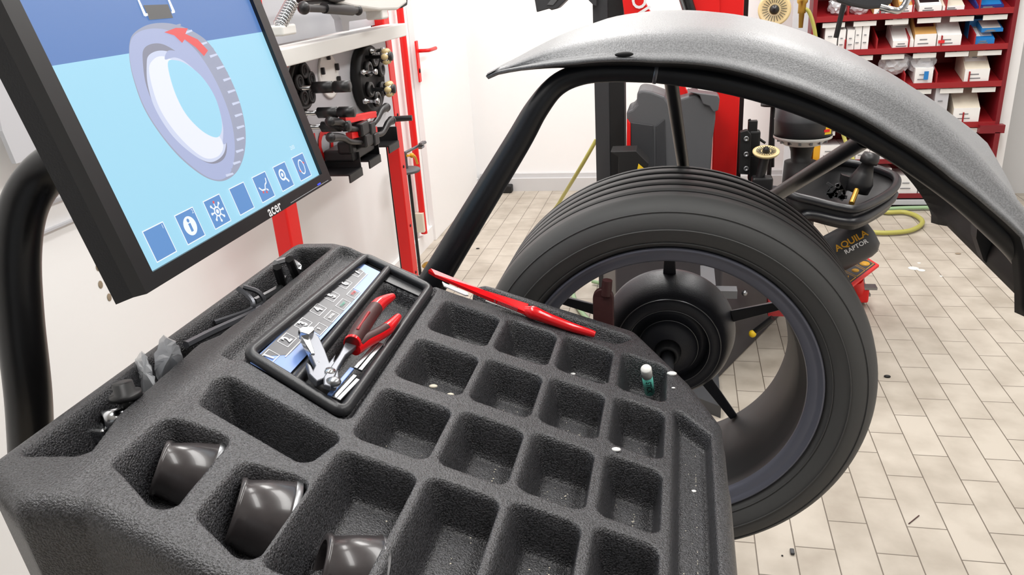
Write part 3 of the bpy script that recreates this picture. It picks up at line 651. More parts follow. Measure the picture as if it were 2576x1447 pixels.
# hex keys in the left trough
def zz(px, py, z): return atz(px, py, max(z, 1.15)+.012)
def hexkey(pts, r, lab, m_='dsteel', smooth=4):
    path = smooth_path(pts, smooth) if len(pts) > 2 else pts
    MB().tube(path, r, 6, 0, True, False).build('hex_key', M[m_], None, lab, 'hex key', 'hex keys in the left trough')
hexkey([zz(468, 868, 1.165), zz(540, 832, 1.16), zz(640, 786, 1.155), zz(712, 740, 1.15)], .0052, 'longest grey hex key lying along the trough above the corner notch')
hexkey([zz(545, 778, 1.155), zz(600, 752, 1.155)], .0062, 'short thick black hex key stub in the trough', 'black')
hexkey([zz(540, 812, 1.158), zz(625, 782, 1.158), zz(637, 765, 1.165), zz(625, 745, 1.175), zz(598, 726, 1.185)], .0038, 'thin bent hex key with its short arm leaning up in the trough middle', 'dsteel', 5)
hexkey([zz(640, 775, 1.155), zz(664, 760, 1.16), zz(650, 735, 1.175), zz(612, 722, 1.185)], .0036, 'bent hex key hooked behind the ridge in the trough middle', 'dsteel', 5)
hexkey([zz(640, 758, 1.158), zz(700, 725, 1.155), zz(715, 700, 1.155)], .005, 'silver hex key lying beneath the two upright keys', 'steel')
hexkey([zz(712, 722, 1.14), zz(697, 672, 1.19)], .0068, 'black hex key standing upright, left of the upright pair', 'black')
hexkey([zz(750, 705, 1.14), zz(727, 652, 1.195)], .0068, 'black hex key standing upright, right of the upright pair', 'black')
hexkey([zz(693, 662, 1.18), zz(725, 655, 1.175), zz(752, 672, 1.17), zz(742, 690, 1.16)], .005, 'silver bent hex key behind the two upright keys', 'steel')
# plastic bags
def sheet(name, pts, z_pts, lab):
    bm = bmesh.new(); ps = [Vector(tuple(atz(x, y, z))) for (x, y), z in zip(pts, z_pts)]
    c = sum(ps, Vector())/len(ps)+Vector((.012, -.012, .01)); vs_ = [bm.verts.new(p) for p in ps]; cv = bm.verts.new(c)
    for i in range(len(vs_)): bm.faces.new((vs_[i], vs_[(i+1) % len(vs_)], cv))
    bmesh.ops.subdivide_edges(bm, edges=bm.edges[:], cuts=3)
    for v in bm.verts:
        v.co += Vector((random.uniform(-1, 1), random.uniform(-1, 1), random.uniform(-1, 1)))*.0013
    r = bmesh.ops.extrude_face_region(bm, geom=bm.faces[:])
    for v in [g for g in r['geom'] if isinstance(g, bmesh.types.BMVert)]: v.co += Vector((-.006, .008, -.003))
    bm.verts.index_update(); m = MB(); m.add([v.co for v in bm.verts], [[v.index for v in f_.verts] for f_ in bm.faces]); bm.free()
    return m.build(name, M['bag'], None, lab, 'bag', 'clear bags in the left trough')
sheet('plastic_bag', [(358, 885), (372, 905), (385, 945), (396, 978), (362, 1003), (345, 975), (334, 935), (340, 905)], [1.21, 1.20, 1.18, 1.165, 1.15, 1.15, 1.17, 1.19], 'small clear plastic bag in the trough, nearer the socket')
sheet('plastic_bag', [(408, 846), (440, 860), (455, 885), (462, 920), (430, 945), (398, 968), (390, 930), (390, 890)], [1.215, 1.21, 1.19, 1.165, 1.15, 1.15, 1.17, 1.19], 'larger clear plastic bag in the trough, beside the long hex key')
# bolt with black head, socket
bo = thing('clamp_bolt', zz(325, 1010, 1.15), 'black headed bolt standing among fittings in the left trough', 'bolt')
m = MB(); m.lathe(zz(330, 1030, 1.15), V((-.1, .1, 1)), [(0, .009), (.026, .010), (.026, 0)], 24); m.build('thread', M['black'], bo)
m = MB(); m.lathe(zz(318, 1002, 1.172), V((-.1, .1, 1)), [(0, 0), (0, .0165), (.006, .0165), (.007, .011), (.018, .0105), (.018, 0)], 24); m.build('head', M['black'], bo)
m = MB(); m.lathe(zz(352, 1010, 1.165), V((.1, .1, 1)), [(0, 0), (0, .011), (.006, .011), (.006, 0)], 24); m.build('washer', M['black'], None, 'black washer leaning beside the black headed bolt', 'washer')
m = MB(); m.lathe(atz(259, 1064, 1.160), V((.6, .75, -.1)), [(0, .0085), (0, .0125), (.020, .0125), (.022, .009), (.036, .0085), (.036, 0)], 28); m.build('socket', M['chrome'], None, 'chrome socket lying in the left trough', 'socket')
m = MB(); m.box(atz(252, 1090, 1.150), (.024, .018, .018), None, 0, .003); m.build('nut_block', M['chrome'], None, 'small chrome block below the socket in the left trough', 'fitting')
m = MB(); m.prism([atz(297, 1035, 1.165), atz(308, 1040, 1.16), atz(308, 1050, 1.155), atz(290, 1054, 1.155)], (0, .004, .0)); m.build('wedge', M['bag'], None, 'small smoky wedge between the socket and the black bolt', 'fitting')

# crumbs and chips
def chip(px, py, d, r, lab, m_='white', sc_=(1.4, 1, .5)):
    MB().sphere(ont(px, py, -d+.0), r, sc_, 5).build('paper_chip', M[m_], None, lab, 'chip', 'pale chips on the tray')
chip(1441, 941, .050, .0032, 'white chip at the back of the third compartment of the far row')
chip(1690, 940, -.001, .0055, 'large pale chip on the rim right of the lip balm')
chip(1694, 976, -.001, .002, 'tiny pale chip on the rim below the large one')
chip(1550, 1131, -.001, .0042, 'white chip on the divider of the rightmost column')
chip(1090, 972, .048, .0045, 'cream chip on the floor of the left compartment of the second row', 'cream')
chip(1133, 993, .048, .0038, 'smaller cream chip beside the larger cream one', 'cream')
chip(1202, 848, .05, .0015, 'white speck in the first compartment of the far row')
chip(1752, 1120, .030, .0015, 'white speck far up the long side channel')
chip(1745, 1236, .030, .0025, 'white speck halfway down the long side channel')
chip(1561, 1243, .050, .0022, 'white speck in the rightmost compartment of the third row')
chip(1419, 1400, .050, .0024, 'small red speck in a compartment of the nearest row', 'redink')
cr = MB(); rg = random.Random(3)
for ri, (a, b2) in enumerate(RY):
    for ci, (c, d) in enumerate(CX):
        n_ = [4, 12, 30, 14][ci] if ri == 0 else [2, 12, 26, 26][ci]
        for _ in range(n_):
            t = rg.random()
            x = c+.014+(d-c-.028)*(rg.random() if t < .45 else .95+.1*rg.random()); y = a+.014+(b2-a-.028)*rg.random()
            cr.sphere(tp(x, y, -.0488), rg.uniform(.0004, .0010), (1.3, 1, .5), 3)
for _ in range(60):
    cr.sphere(tp(rg.uniform(.004, .036) if rg.random() < .4 else .034, rg.uniform(.5, .9), -.0285), rg.uniform(.0003, .0009), (1.3, 1, .5), 3)
cr.build('crumbs', M['cream'], None, 'pale grit scattered over the compartment floors of the tray', 'grit', kind='stuff')

# ------------------------------------------------------------------ door, pipe and rack on the left wall
XW = X0
def wl(px, py, X=X0): return atx(px, py, X)
dr = thing('door_1', (X0+.02, 5.2, 0), None, None); dr['kind'] = 'structure'
dy0, dy1 = wl(1040, 200)[1], 5.80
m = MB(); m.box((X0+.02, (dy0+dy1)/2, 1.02), (.04, dy1-dy0, 2.04), None, 0, .004); m.build('door_leaf', M['wall'], dr)
h0 = wl(1052, 155, X0+.045)
m = MB(); m.box(h0, (.010, .042, .24), None, 0, .004)
hb0 = wl(1054, 128, X0+.05)
m.tube(smooth_path([hb0+np.array([0, 0, 0]), hb0+np.array([.05, 0, 0]), hb0+np.array([.062, .03, 0]), hb0+np.array([.062, .14, 0])], 5), .011, 14)
m.build('door_handle', M['red'], dr, 'red lever handle on a long red plate')
m = MB(); m.sphere(wl(1056, 178, X0+.052), .009, (.5, 1, 1.6)); m.build('keyhole', M['dblack'], dr)
yp = wl(1047, 400, X0+.04)[1]
m = MB(); m.tube([(X0+.04, yp, .12), (X0+.04, yp, CEIL)], .020, 16)
m.build('wall_pipe', M['red'], None, 'thin red vertical pipe on the left wall beside the white door', 'pipe')
m = MB(); m.box((X0+.03, yp-.02, .2), (.05, .05, .12)); m.build('pipe_box', M['cream'], None, 'small cream box at the foot of the thin red wall pipe', 'box')
m = MB(); m.sphere(atz(1078, 668, .12), .035, (1, 1, .6), 8); m.torus(atz(1078, 668, .12), (0, 0, 1), .03, .008, 24, 8); m.build('brass_fitting', M['brass'], None, 'brass fitting low on the wall behind the black guard tube', 'fitting')

XR = -1.35
def rk(px, py, dx=0): return atx(px, py, XR+dx)
rack = thing('tool_rack', (XR, 2.9, 0), 'wall-side tool rack with red posts and a light grey panel hung with clamps', 'rack')
yB = rk(1010, 500)[1]; yA = rk(717, 540)[1]
m = MB(); m.box((XR, yB, 1.05), (.06, .075, 2.1), None, 0, .006)
for z in (1.0, .75, .45, .2): m.sphere((XR+.031, yB, z), .008, (.4, 1, 1), 8, 1)
m.build('post', [M['red'], M['dblack']], rack)
m = MB(); m.box((XR, yA, 1.05), (.06, .085, 2.1), None, 0, .006); m.build('post', M['red'], rack)
m = MB(); m.box((XR-.045, yB+.03, .75), (.02, .03, 1.4)); m.build('post_backing', M['dblack'], rack)
pz1, pz0 = rk(960, 85, .01)[2], rk(980, 348, .01)[2]
yL = yA-.06
m = MB(); m.box((XR+.02, (yL+yB-.03)/2, (pz0+pz1)/2), (.012, yB-.03-yL, pz1-pz0)); m.build('panel', M['wpanel'], rack)
b0, b1 = rk(955, 72, .12)[2], rk(955, 108, .12)[2]
m = MB(); m.box((XR+.07, (yL+yB)/2, (b0+b1)/2), (.10, yB-yL, b0-b1), None, 0, .004); m.build('shelf_rail', M['offwhite'], rack)
m = MB(); m.box((XR-.02, (yL+yB-.03)/2, 1.85), (.012, yB-.03-yL, .88)); m.build('upper_panel', M['wpanel'], rack)
# red letters on the panel
m = MB(); m.text('IO', rk(815, 372, .03), (0, 1, 0), (0, 0, 1), .17, 0, .001, bold=.02); m.text('NU', rk(708, 155, .03), (0, 1, 0), (0, 0, 1), .03, 1, .002, bold=.02)
q = rk(708, 155, .028); m.box(q, (.002, .085, .045), None, 0)
m.build('red_lettering', [M['red'], M['white']], rack)
for (xx, yy) in ((855, 130), (915, 108), (895, 62)):
    pass
# bracket tray at the rack foot: row of black hook shelves
for i, (px, py) in enumerate(((850, 432), (900, 398), (950, 362))):
    c = rk(px, py, .10)
    m = MB(); m.box(c+np.array([-.01, -.0, .0]), (.16, .12, .006)); m.box(c+np.array([.07, .0, -.014]), (.006, .12, .03)); m.box(c+np.array([-.09, 0, .05]), (.006, .12, .10)); m.box(c+np.array([-.01, .058, .03]), (.16, .004, .06))
    m.build('hook_shelf', M['black'], rack)

XH = .05
def rh(px, py, d=XH): return rk(px, py, d)
def turn(name, px, py, r, mt, lab, cat, d=.03, th=.02, holes=0, face=None):
    c = rh(px, py, d); t = thing(name, c, lab, cat)
    m = MB(); m.lathe(c, (1, 0, 0), [(-th/2, 0), (-th/2, r), (th/2, r), (th/2, r*.9), (th*.3, r*.86), (th*.3, 0)], 56); m.build('plate', M[mt], t)
    return t, c
t, c = turn('turntable', 757, 215, .085, 'black', 'round black turntable plate hanging on the rack panel beside the monitor edge', 'turntable')
m = MB()
for i in range(5):
    a = i*2*PI/5+.3; q = c+np.array([.012, .05*math.cos(a), .05*math.sin(a)]); m.lathe(q, (1, 0, 0), [(0, 0), (0, .027), (.012, .027), (.012, .02), (.009, .018), (.009, 0)], 28); m.torus(q+np.array([.012, 0, 0]), (1, 0, 0), .013, .0015, 24, 6)
m.build('pad', M['dblack'], t)
t, c = turn('white_disc', 826, 190, .085, 'offwhite', 'round white disc with black clips hanging on the rack panel', 'disc', .03, .01)
m = MB()
for a in (90, 20, -20, 160): q = c+np.array([.012, .07*math.cos(math.radians(a)), .07*math.sin(math.radians(a))]); m.box(q, (.014, .012, .026), None, 0, .003)
m.build('clip', M['black'], t)
t, c = turn('turntable', 927, 200, .138, 'dblack', 'large black turntable ring carrying cones and chrome pins on the rack panel', 'turntable', .05, .04)
m = MB(); pins = MB()
for i in range(6):
    a = i*2*PI/6+.4; q = c+np.array([.022, .082*math.cos(a), .082*math.sin(a)]); m.lathe(q, (1, 0, 0), [(0, 0), (0, .032), (.018, .030), (.018, .018), (.012, .016), (.012, 0)], 28)
m.build('pad', M['black'], t)
for i, (px, py) in enumerate(((910, 182), (915, 255), (930, 128))):
    q = c*0+rh(px, py, .08); pins = MB(); pins.lathe(q, (1, 0, 0), [(0, 0), (0, .011), (.01, .011), (.01, .007), (.05, .007), (.05, .011), (.065, .011), (.065, 0)], 20); pins.build('pin', M['chrome'], t, 'chrome pin')
def knob(px, py, lab):
    c = rh(px, py, .16); t = thing('star_knob', c, lab, 'knob')
    m = MB()
    for i in range(6): a = i*PI/3; m.sphere(c+np.array([0, .022*math.cos(a), .022*math.sin(a)]), .013, (1.2, 1, 1), 8)
    m.build('lobe', M['amber'], t)
    m = MB(); m.lathe(c, (1, 0, 0), [(-.09, 0), (-.09, .008), (-.02, .008), (-.02, .026), (.012, .026), (.012, .016), (.02, .016), (.02, 0)], 24); m.build('core', M['chrome'], t)
    m = MB(); m.lathe(c+np.array([.012, .0, 0]), (1, 0, 0), [(0, .018), (.012, .018), (.012, 0)], 20); m.build('cap', M['black'], t)
knob(972, 142, 'upper amber and chrome star knob at the edge of the red post')
knob(980, 224, 'lower amber and chrome star knob at the edge of the red post')
def roller(px0, py, px1, r, lab, two=False):
    a = rh(px0, py, .04); b_ = a.copy(); b_ = rh(px1, py, .04)
    L = (px1-px0)*.0012
    t = thing('clamp_roller', a, lab, 'roller')
    m = MB(); m.lathe(a, (1, 0, 0), [(0, 0), (0, .012), (.01, .012), (.014, .008), (.06, .008), (.06, 0)], 20); m.build('pin', M['chrome'], t)
    m = MB(); m.lathe(a, (1, 0, 0), [(.055, 0), (.055, r), (.125, r), (.125, r*.8), (.135, r*.8), (.135, r), (.19 if two else .16, r), (.19 if two else .16, 0)], 24); m.build('sleeve', M['black'], t)
roller(752, 222, 870, .020, 'black roller sleeve on a chrome pin, topmost of the three on the rack', True)
roller(765, 285, 870, .019, 'black roller sleeve on a chrome pin, middle of the three on the rack', True)
roller(775, 320, 850, .019, 'black roller sleeve on a chrome pin, lowest of the three on the rack')
def clampset(blk, bar_, lh_, rh_, lab):
    D = .17
    c = rh(blk[0], blk[1], D); t = thing('wheel_clamp', c, lab, 'clamp')
    m = MB(); m.box(c, (.06, .10, .05), None, 0, .008); m.box(c+np.array([.01, .05, -.01]), (.05, .05, .045), None, 0, .006); m.build('clamp_block', M['black'], t)
    a, b_ = rh(bar_[0], bar_[1], D), rh(bar_[2], bar_[3], D); m = MB(); m.tube([a, b_], .017, 4, 0, True, False); m.build('bar', M['red'], t, bevel=.002)
    for tr in (lh_, rh_):
        pa = smooth_path([rh(x, y, D+.01) for x, y in tr], 6); m = MB(); m.tube(pa, list(np.interp(range(len(pa)), [0, len(pa)*.5, len(pa)-1], [.009, .012, .017])), 16); m.sphere(pa[-1], .018, (1, 1, 1), 8); m.build('handle', M['black'], t)
    m = MB(); m.box(c+np.array([.02, .03, .022]), (.02, .03, .012), None, 0, .003); m.build('buckle', M['chrome'], t)
clampset((905, 322), (862, 304, 940, 288), [(900, 326), (875, 322), (855, 308), (830, 306)], [(940, 312), (950, 298), (960, 278), (972, 270)], 'upper black wheel clamp with curved handles and red bar on the rack')
clampset((915, 350), (878, 342, 942, 326), [(908, 358), (880, 356), (860, 346), (832, 346)], [(945, 340), (962, 335), (975, 312), (985, 303)], 'lower black wheel clamp with curved handles and red bar on the rack')
m = MB(); c = rh(880, 378, .10); m.box(c, (.12, .22, .045), None, 0, .01); m.box(c+np.array([.03, -.09, .03]), (.06, .05, .05), None, 0, .012); m.build('clamp_block', M['black'], None, 'wide black clamp block lying on the hook shelves', 'clamp')
m = MB(); c = rh(990, 298, .05); m.tube([c+np.array([0, -.02, 0]), c+np.array([.09, .0, 0])], .013, 16); m.build('peg', M['black'], None, 'short black peg sticking out across the red post', 'peg')
m = MB(); c = rh(975, 275, .04); m.torus(c, (1, .3, 0), .012, .003, 20, 8); m.sphere(c, .008, (1, 1, 1), 6); m.build('ring_nut', M['chrome'], None, 'small chrome ring nut by the red post below the lower star knob', 'nut')
m = MB(); c = rh(980, 332, .03); m.torus(c, (1, 0, 0), .02, .002, 24, 6); m.build('key_ring', M['steel'], None, 'thin wire ring at the corner of the rack panel', 'ring')
# measuring head on the upper shelf
hd = thing('measuring_head', rh(840, 20, .16), 'white curved measuring head with a black strut and chrome spring, cut by the top edge', 'measuring head')
def prx(mb, pts, d, th, mi=0): mb.prism([rh(x, y, d) for x, y in pts], (th, 0, 0), mi)
m = MB(); prx(m, [(745, -40), (960, -40), (975, 10), (950, 28), (900, 30), (830, 22), (770, 8), (745, -5)], .12, .09); m.build('shell', M['offwhite'], hd, bevel=.01)
m = MB(); prx(m, [(735, -30), (795, -30), (792, 5), (770, 12), (745, 8)], .10, .12); prx(m, [(965, -20), (1000, -20), (998, 15), (985, 22), (970, 8)], .13, .05); m.build('end_cap', M['dblack'], hd, bevel=.006)
m = MB(); m.tube([rh(762, 20, .2), rh(905, 26, .2)], .012, 16); m.tube([rh(815, 20, .2), rh(885, 26, .2)], .018, 16); m.sphere(rh(764, 20, .2), .02); m.sphere(rh(900, 26, .2), .018); m.build('strut', M['black'], hd)
m = MB(); a, b_ = rh(735, 5, .2), rh(702, 68, .18); m.tube([a, b_], .013, 16)
for i in range(9): m.torus(a+(b_-a)*(i+.5)/9.5, b_-a, .016, .0045, 20, 8)
m.build('spring', M['chrome'], hd)
m = MB(); m.box(rh(706, 76, .17), (.06, .09, .03), None, 0, .006); m.build('foot', M['offwhite'], hd)
m = MB(); m.box(rh(948, 32, .17), (.07, .07, .05), None, 0, .008); m.build('foot', M['offwhite'], hd)
m = MB(); prx(m, [(825, 28), (955, 30), (955, 42), (860, 55), (860, 78), (845, 80), (840, 50)], .06, .03); m.build('bracket', M['wpanel'], rack)
# small stand behind the rack post
st = thing('inspection_stand', atx(1028, 430, -1.45), 'small stand with a grey disc and brass arm between the rack post and wall', 'stand')
m = MB(); c = atx(1020, 428, -1.47); m.lathe(c, (0, 0, 1), [(-.010, 0), (-.010, .078), (0, .082), (.006, .078), (.006, 0)], 40); m.build('disc', M['grey'], st)
m = MB(); m.tube([atx(1022, 425, -1.47), atx(1018, 385, -1.47)], .012, 12); m.tube([atx(1018, 385, -1.47), atx(1070, 358, -1.42)], .008, 12); m.box(atx(1062, 360, -1.42), (.02, .07, .012)); m.box(atx(1060, 370, -1.42), (.02, .05, .012)); m.build('arm', M['dsteel'], st)
m = MB(); m.tube(smooth_path([atx(1025, 392, -1.45), atx(1042, 392, -1.45), atx(1050, 412, -1.45)], 4), .007, 10); m.sphere(atx(1036, 391, -1.44), .014); m.build('lever', M['orange'], st)
m = MB(); m.tube([atx(1028, 432, -1.47), (-1.47, atx(1028, 432, -1.47)[1], 0)], .009, 12); m.build('rod', M['black'], st)

# grey wall board behind the display, at the left edge
m = MB(); X_ = -1.52
m.prism([atx(-60, 60, X_), atx(-5, 330, X_), atx(30, 412, X_), atx(330, 330, X_), atx(320, -300, X_), atx(-60, -300, X_)], (.012, 0, 0)); m.build('wall_board', M['wpanel'], None, 'light grey board on the left wall behind the monitor', 'board')
for i, (px, py) in enumerate(((247, 672), (253, 716), (275, 748))):
    m = MB(); c = wl(px, py, X0+.001); m.sphere(c, .009, (.1, 1, 1.3), 6); m.build('wall_mark', M['stain'], None, ('brown', 'brown', 'brown')[i]+' smudge on the white wall below the monitor, '+('topmost', 'middle', 'lowest')[i]+' of three', 'mark', 'smudges on the left wall')
m = MB(); 
for py0, py1 in ((512, 487), (582, 548)):
    a, b_ = wl(118, py0+0), wl(190, py1-3); a2 = a+(a-b_)*3; b2_ = b_+(b_-a)*3; zc = (a[2]+b_[2])/2
    m.box((X0+.006, 2.2, zc), (.012, 3.2, .006))
m.build('trim_3', M['wpanel'], kind='structure')

# ------------------------------------------------------------------ tyre changer in the middle distance
YC = 3.75
def ty_(px, py, Y=YC): return aty(px, py, Y)
ch = thing('tyre_changer', (0, YC, 0), 'red and dark grey tyre changer with columns standing behind the wheel', 'tyre changer')
def rectY(name, x0, x1, ytop, ybot, Y, dep, m_, zt=None, zb=None, lab=None, bevel=.004):
    a = aty(x0, (ytop+ybot)/2, Y); b_ = aty(x1, (ytop+ybot)/2, Y)
    z1 = aty((x0+x1)/2, ytop, Y)[2] if zt is None else zt; z0 = aty((x0+x1)/2, ybot, Y)[2] if zb is None else zb
    m = MB(); m.box(((a[0]+b_[0])/2, Y+dep/2, (z0+z1)/2), (b_[0]-a[0], dep, z1-z0)); return m.build(name, M[m_], ch, lab, bevel=bevel)
a = ty_(1495, 200); b_ = ty_(1531, 200); c = ty_(1570, 200)
m = MB(); zc = 2.1
m.hexa([(a[0], YC, 0), (b_[0], YC, 0), (c[0], YC+.12, 0), (a[0], YC+.12, 0), (a[0], YC, zc), (b_[0], YC, zc), (c[0], YC+.12, zc), (a[0], YC+.12, zc)]); m.build('column', M['dgrey'], ch, 'dark grey square column')
m = MB(); a2, b2_ = ty_(1533, 0), ty_(1568, 0)
m.box(((b_[0]+c[0])/2+.0, YC+.03, 1.05), (c[0]-b_[0], .05, 2.1)); m.build('column_side', M['dblack'], ch)
p0, p1, p2 = ty_(1800, 200), ty_(1866, 200), ty_(1722, 100)
m = MB(); m.box(((p0[0]+p1[0])/2, YC+.15, 1.1), (p1[0]-p0[0], .16, 2.2)); m.build('column', M['red'], ch, 'red square column', bevel=.006)
m = MB(); m.box((p1[0]+.012, YC+.2, 1.1), (.03, .05, 2.2)); m.build('column_rail', M['dblack'], ch)
def pz(name, pts, Y, th, m_, lab=None, bevel=.003, parent=None, mi=None):
    m = MB(); m.prism([aty(x, y, Y) for x, y in pts], (0, th, 0)); return m.build(name, M[m_], parent or ch, lab, bevel=bevel)
pz('swing_arm', [(1715, -40), (1810, -40), (1810, 40), (1800, 85), (1740, 40), (1722, 20)], YC+.05, .1, 'red')
pz('cross_beam', [(1722, 100), (1810, 110), (1806, 270), (1800, 232), (1730, 205), (1715, 190)], YC+.12, .08, 'red')
la = pz('lettered_arm', [(1560, -40), (1598, -40), (1640, 38), (1735, 245), (1690, 240), (1600, 60), (1572, 48)], YC-.05, .06, 'red', 'slanted red arm with white letters')
m = MB(); dd = aty(1640, 38, YC-.05)-aty(1598, -40, YC-.05)
m.text('OL', aty(1612, 14, YC-.055), dd, np.cross(V(dd), V((0, 1, 0)))*-1 if 0 else np.array([dd[2], 0, -dd[0]])*-1, .085, 0, .002, bold=.02)
m.build('lettering', M['wink'], la)
m = MB(); m.tube([ty_(1700, -40), ty_(1726, 42)], .008, 10); m.build('hose_line', M['steel'], ch); m = MB(); m.tube([ty_(1718, -40, YC+.02), ty_(1742, 40, YC+.02)], .022, 10); m.build('arm_hose', M['black'], ch)
# moulded plastic tool tray housing
pz('housing', [(1601, 262), (1603, 232), (1615, 226), (1640, 230), (1672, 242), (1686, 262), (1700, 250), (1752, 236), (1764, 250), (1778, 262), (1800, 262), (1800, 300), (1793, 350), (1788, 430), (1700, 600), (1590, 600), (1577, 400), (1576, 280), (1590, 274)], YC-.14, .22, 'grey', 'grey moulded plastic housing', .012)
pz('housing_recess', [(1586, 308), (1643, 316), (1645, 430), (1588, 430)], YC-.15, .01, 'dgrey', None, .003)
pz('housing_wing', [(1728, 230), (1805, 240), (1811, 248), (1807, 278), (1795, 283), (1785, 268), (1768, 262), (1760, 240)], YC-.16, .1, 'grey', None, .008)
pz('housing_panel', [(1650, 318), (1672, 300), (1676, 430), (1650, 430)], YC-.15, .012, 'dgrey')
pz('side_strip', [(1577, 300), (1586, 312), (1586, 378), (1576, 372)], YC-.16, .03, 'red')
# bracket with a yellow warning triangle
tb = pz('angle_bracket', [(1535, 382), (1600, 380), (1632, 412), (1625, 440), (1555, 440), (1556, 395)], YC-.35, .12, 'dblack', 'black folded bracket', .003)
m = MB(); m.prism([aty(1606, 412, YC-.36), aty(1620, 424, YC-.36), aty(1603, 426, YC-.36)], (0, .003, 0)); m.build('warning_triangle', M['yellow'], tb)
# bolt plate right of the red column
bp = pz('bolt_plate', [(1862, 333), (1880, 328), (1890, 340), (1886, 440), (1860, 438)], YC-.1, .04, 'dblack', 'black plate with three bolts')
for py in (349, 388, 424):
    m = MB(); m.lathe(aty(1877, py, YC-.105), (0, -1, 0), [(0, 0), (0, .012), (.008, .012), (.008, .006), (.004, .005), (.004, 0)], 16); m.build('bolt', M['steel'], bp)
m = MB(); m.tube(smooth_path([aty(1885, 300, YC), aty(1893, 325, YC), aty(1905, 345, YC), aty(1925, 360, YC)], 5), .006, 8); m.box(aty(1893, 320, YC), (.04, .04, .06)); m.box(aty(1897, 360, YC), (.05, .05, .12), None, 0, .01); m.box(aty(1902, 420, YC), (.07, .05, .13), None, 0, .01); m.build('valve_block', M['dblack'], ch)
# cabinet on the floor, seen through the rim
cA, cB = atz(1805, 955, 0), atz(1985, 772, 0)
cC = cB+(np.array([-.95, .30, 0])); cD = cA+(np.array([-.42, .14, 0]))
m = MB(); hgt = .60; U = np.array([0, 0, hgt])
m.hexa([cD, cA, cB, cC, cD+U, cA+U, cB+U, cC+U]); m.build('cabinet', M['cab'], ch, 'dark grey cabinet seen through the rim', bevel=.01)
m = MB(); m.hexa([cD+np.array([.1, -.22, 0]), cA+np.array([-.0, -.30, 0]), cA+np.array([.0, -.01, 0]), cD+np.array([.1, .0, 0]), cD+np.array([.1, -.22, .05]), cA+np.array([0, -.30, .05]), cA+np.array([0, -.01, .05]), cD+np.array([.1, 0, .05])]); m.build('foot_plate', M['dgrey'], ch)
m = MB(); m.sphere(aty(1873, 738, 3.05), .012, (1, 1, 1), 8); m.build('bolt', M['steel'], ch)
pl_ = MB(); pl_.tube([atz(1944, 800, .20), atz(1897, 836, .12)], .012, 10); pl_.build('pedal', M['black'], ch)
m = MB(); m.sphere(atz(1893, 840, .115), .016, (1, 1, 1), 8); m.build('pedal_tip', M['yellow'], ch, 'yellow pedal tip')
m = MB(); m.box(atz(1650, 672, .35), (.10, .05, .05)); m.box(atz(1962, 770, .22), (.10, .08, .06)); m.build('red_foot', M['shelfred'], ch)
m = MB(); m.box(atz(1790, 735, .45)+np.array([0, 0, 0]), (.18, .05, .03)); m.box(atz(1780, 705, .5), (.05, .2, .04)); m.build('clamp_slide', M['grey'], ch)

# tool basket, air tank and pedal box on the right of the changer
YT = 3.45
def yt(px, py, Y=YT): return aty(px, py, Y)
bk_ = thing('tool_basket', yt(2110, 560), 'black oval tube-rimmed tool basket on the right side of the tyre changer', 'basket')
rimP = [(1985, 480, 3.25), (1985, 505, 3.12), (2045, 522, 3.08), (2120, 540, 3.06), (2165, 540, 3.08), (2240, 500, 3.3), (2256, 468, 3.45), (2225, 448, 3.55), (2170, 432, 3.62), (2100, 424, 3.62), (2050, 440, 3.48)]
rp = smooth_path([yt(x, y-17, Y) for x, y, Y in rimP], 6, True); rp += rp[:2]
m = MB(); m.tube(rp, .017, 14, 0, False); m.build('rim_tube', M['pipe'], bk_)
lowp = [yt(x, y+38, Y) for x, y, Y in rimP]; lp_ = smooth_path([yt(2010, 552, 3.08), yt(2040, 540, 3.07), yt(2120, 556, 3.05), yt(2170, 552, 3.07), yt(2235, 510, 3.3), yt(2250, 488, 3.42)], 6)
m = MB(); m.tube(lp_, .016, 14); m.build('lower_tube', M['pipe'], bk_)
m = MB(); n = len(rp)-2; top_ = [p for p in rp[:n]]; cen = sum(rp[:n])/n
low_ = [cen*.06+p*.94+np.array([0, 0, -.085]) for p in top_]; m.add(top_+low_, [(i, (i+1) % n, n+(i+1) % n, n+i) for i in range(n)]+[tuple(range(n, 2*n))], 0, True)
o_ = m.build('wall', M['black'], bk_); so_ = o_.modifiers.new('s', 'SOLIDIFY'); so_.thickness = .004
hd2 = thing('inflator_head', yt(2160, 450, 3.3), 'black inflator nozzle with a brass stem standing in the tool basket', 'nozzle')
m = MB(); m.lathe(yt(2160, 470, 3.3), V(yt(2185, 408, 3.3))-V(yt(2160, 470, 3.3)), [(-.02, 0), (-.02, .045), (.02, .05), (.06, .035), (.10, .022), (.10, .034), (.12, .036), (.14, .03), (.145, 0)], 32); m.build('cone', M['black'], hd2)
m = MB(); m.tube([yt(2155, 478, 3.26), yt(2142, 512, 3.2)], .011, 14); m.build('stem', M['brass'], hd2)
m = MB(); m.prism([yt(2118, 440, 3.3), yt(2150, 450, 3.3), yt(2150, 480, 3.3), yt(2125, 480, 3.3), yt(2115, 460, 3.3)], (0, .03, 0)); m.build('collar', M['black'], hd2)
rg = random.Random(5); m = MB()
for _ in range(26): c = yt(rg.uniform(2082, 2125), rg.uniform(465, 500), 3.32); m.box(c, (rg.uniform(.01, .03), .01, rg.uniform(.008, .02)), Matrix.Rotation(rg.uniform(0, 3), 3, 'Y'))
m.build('clip_heap', M['steel'], None, 'heap of small metal clips in the tool basket', 'clips', kind='stuff')
tk = thing('air_tank', yt(2130, 620), 'dark grey cylindrical air blast tank with yellow and white lettering', 'air tank')
a, b_ = yt(2040, 668, 3.5), yt(2172, 598, 3.5); d_ = (b_-a)/np.linalg.norm(b_-a); L_ = np.linalg.norm(b_-a)
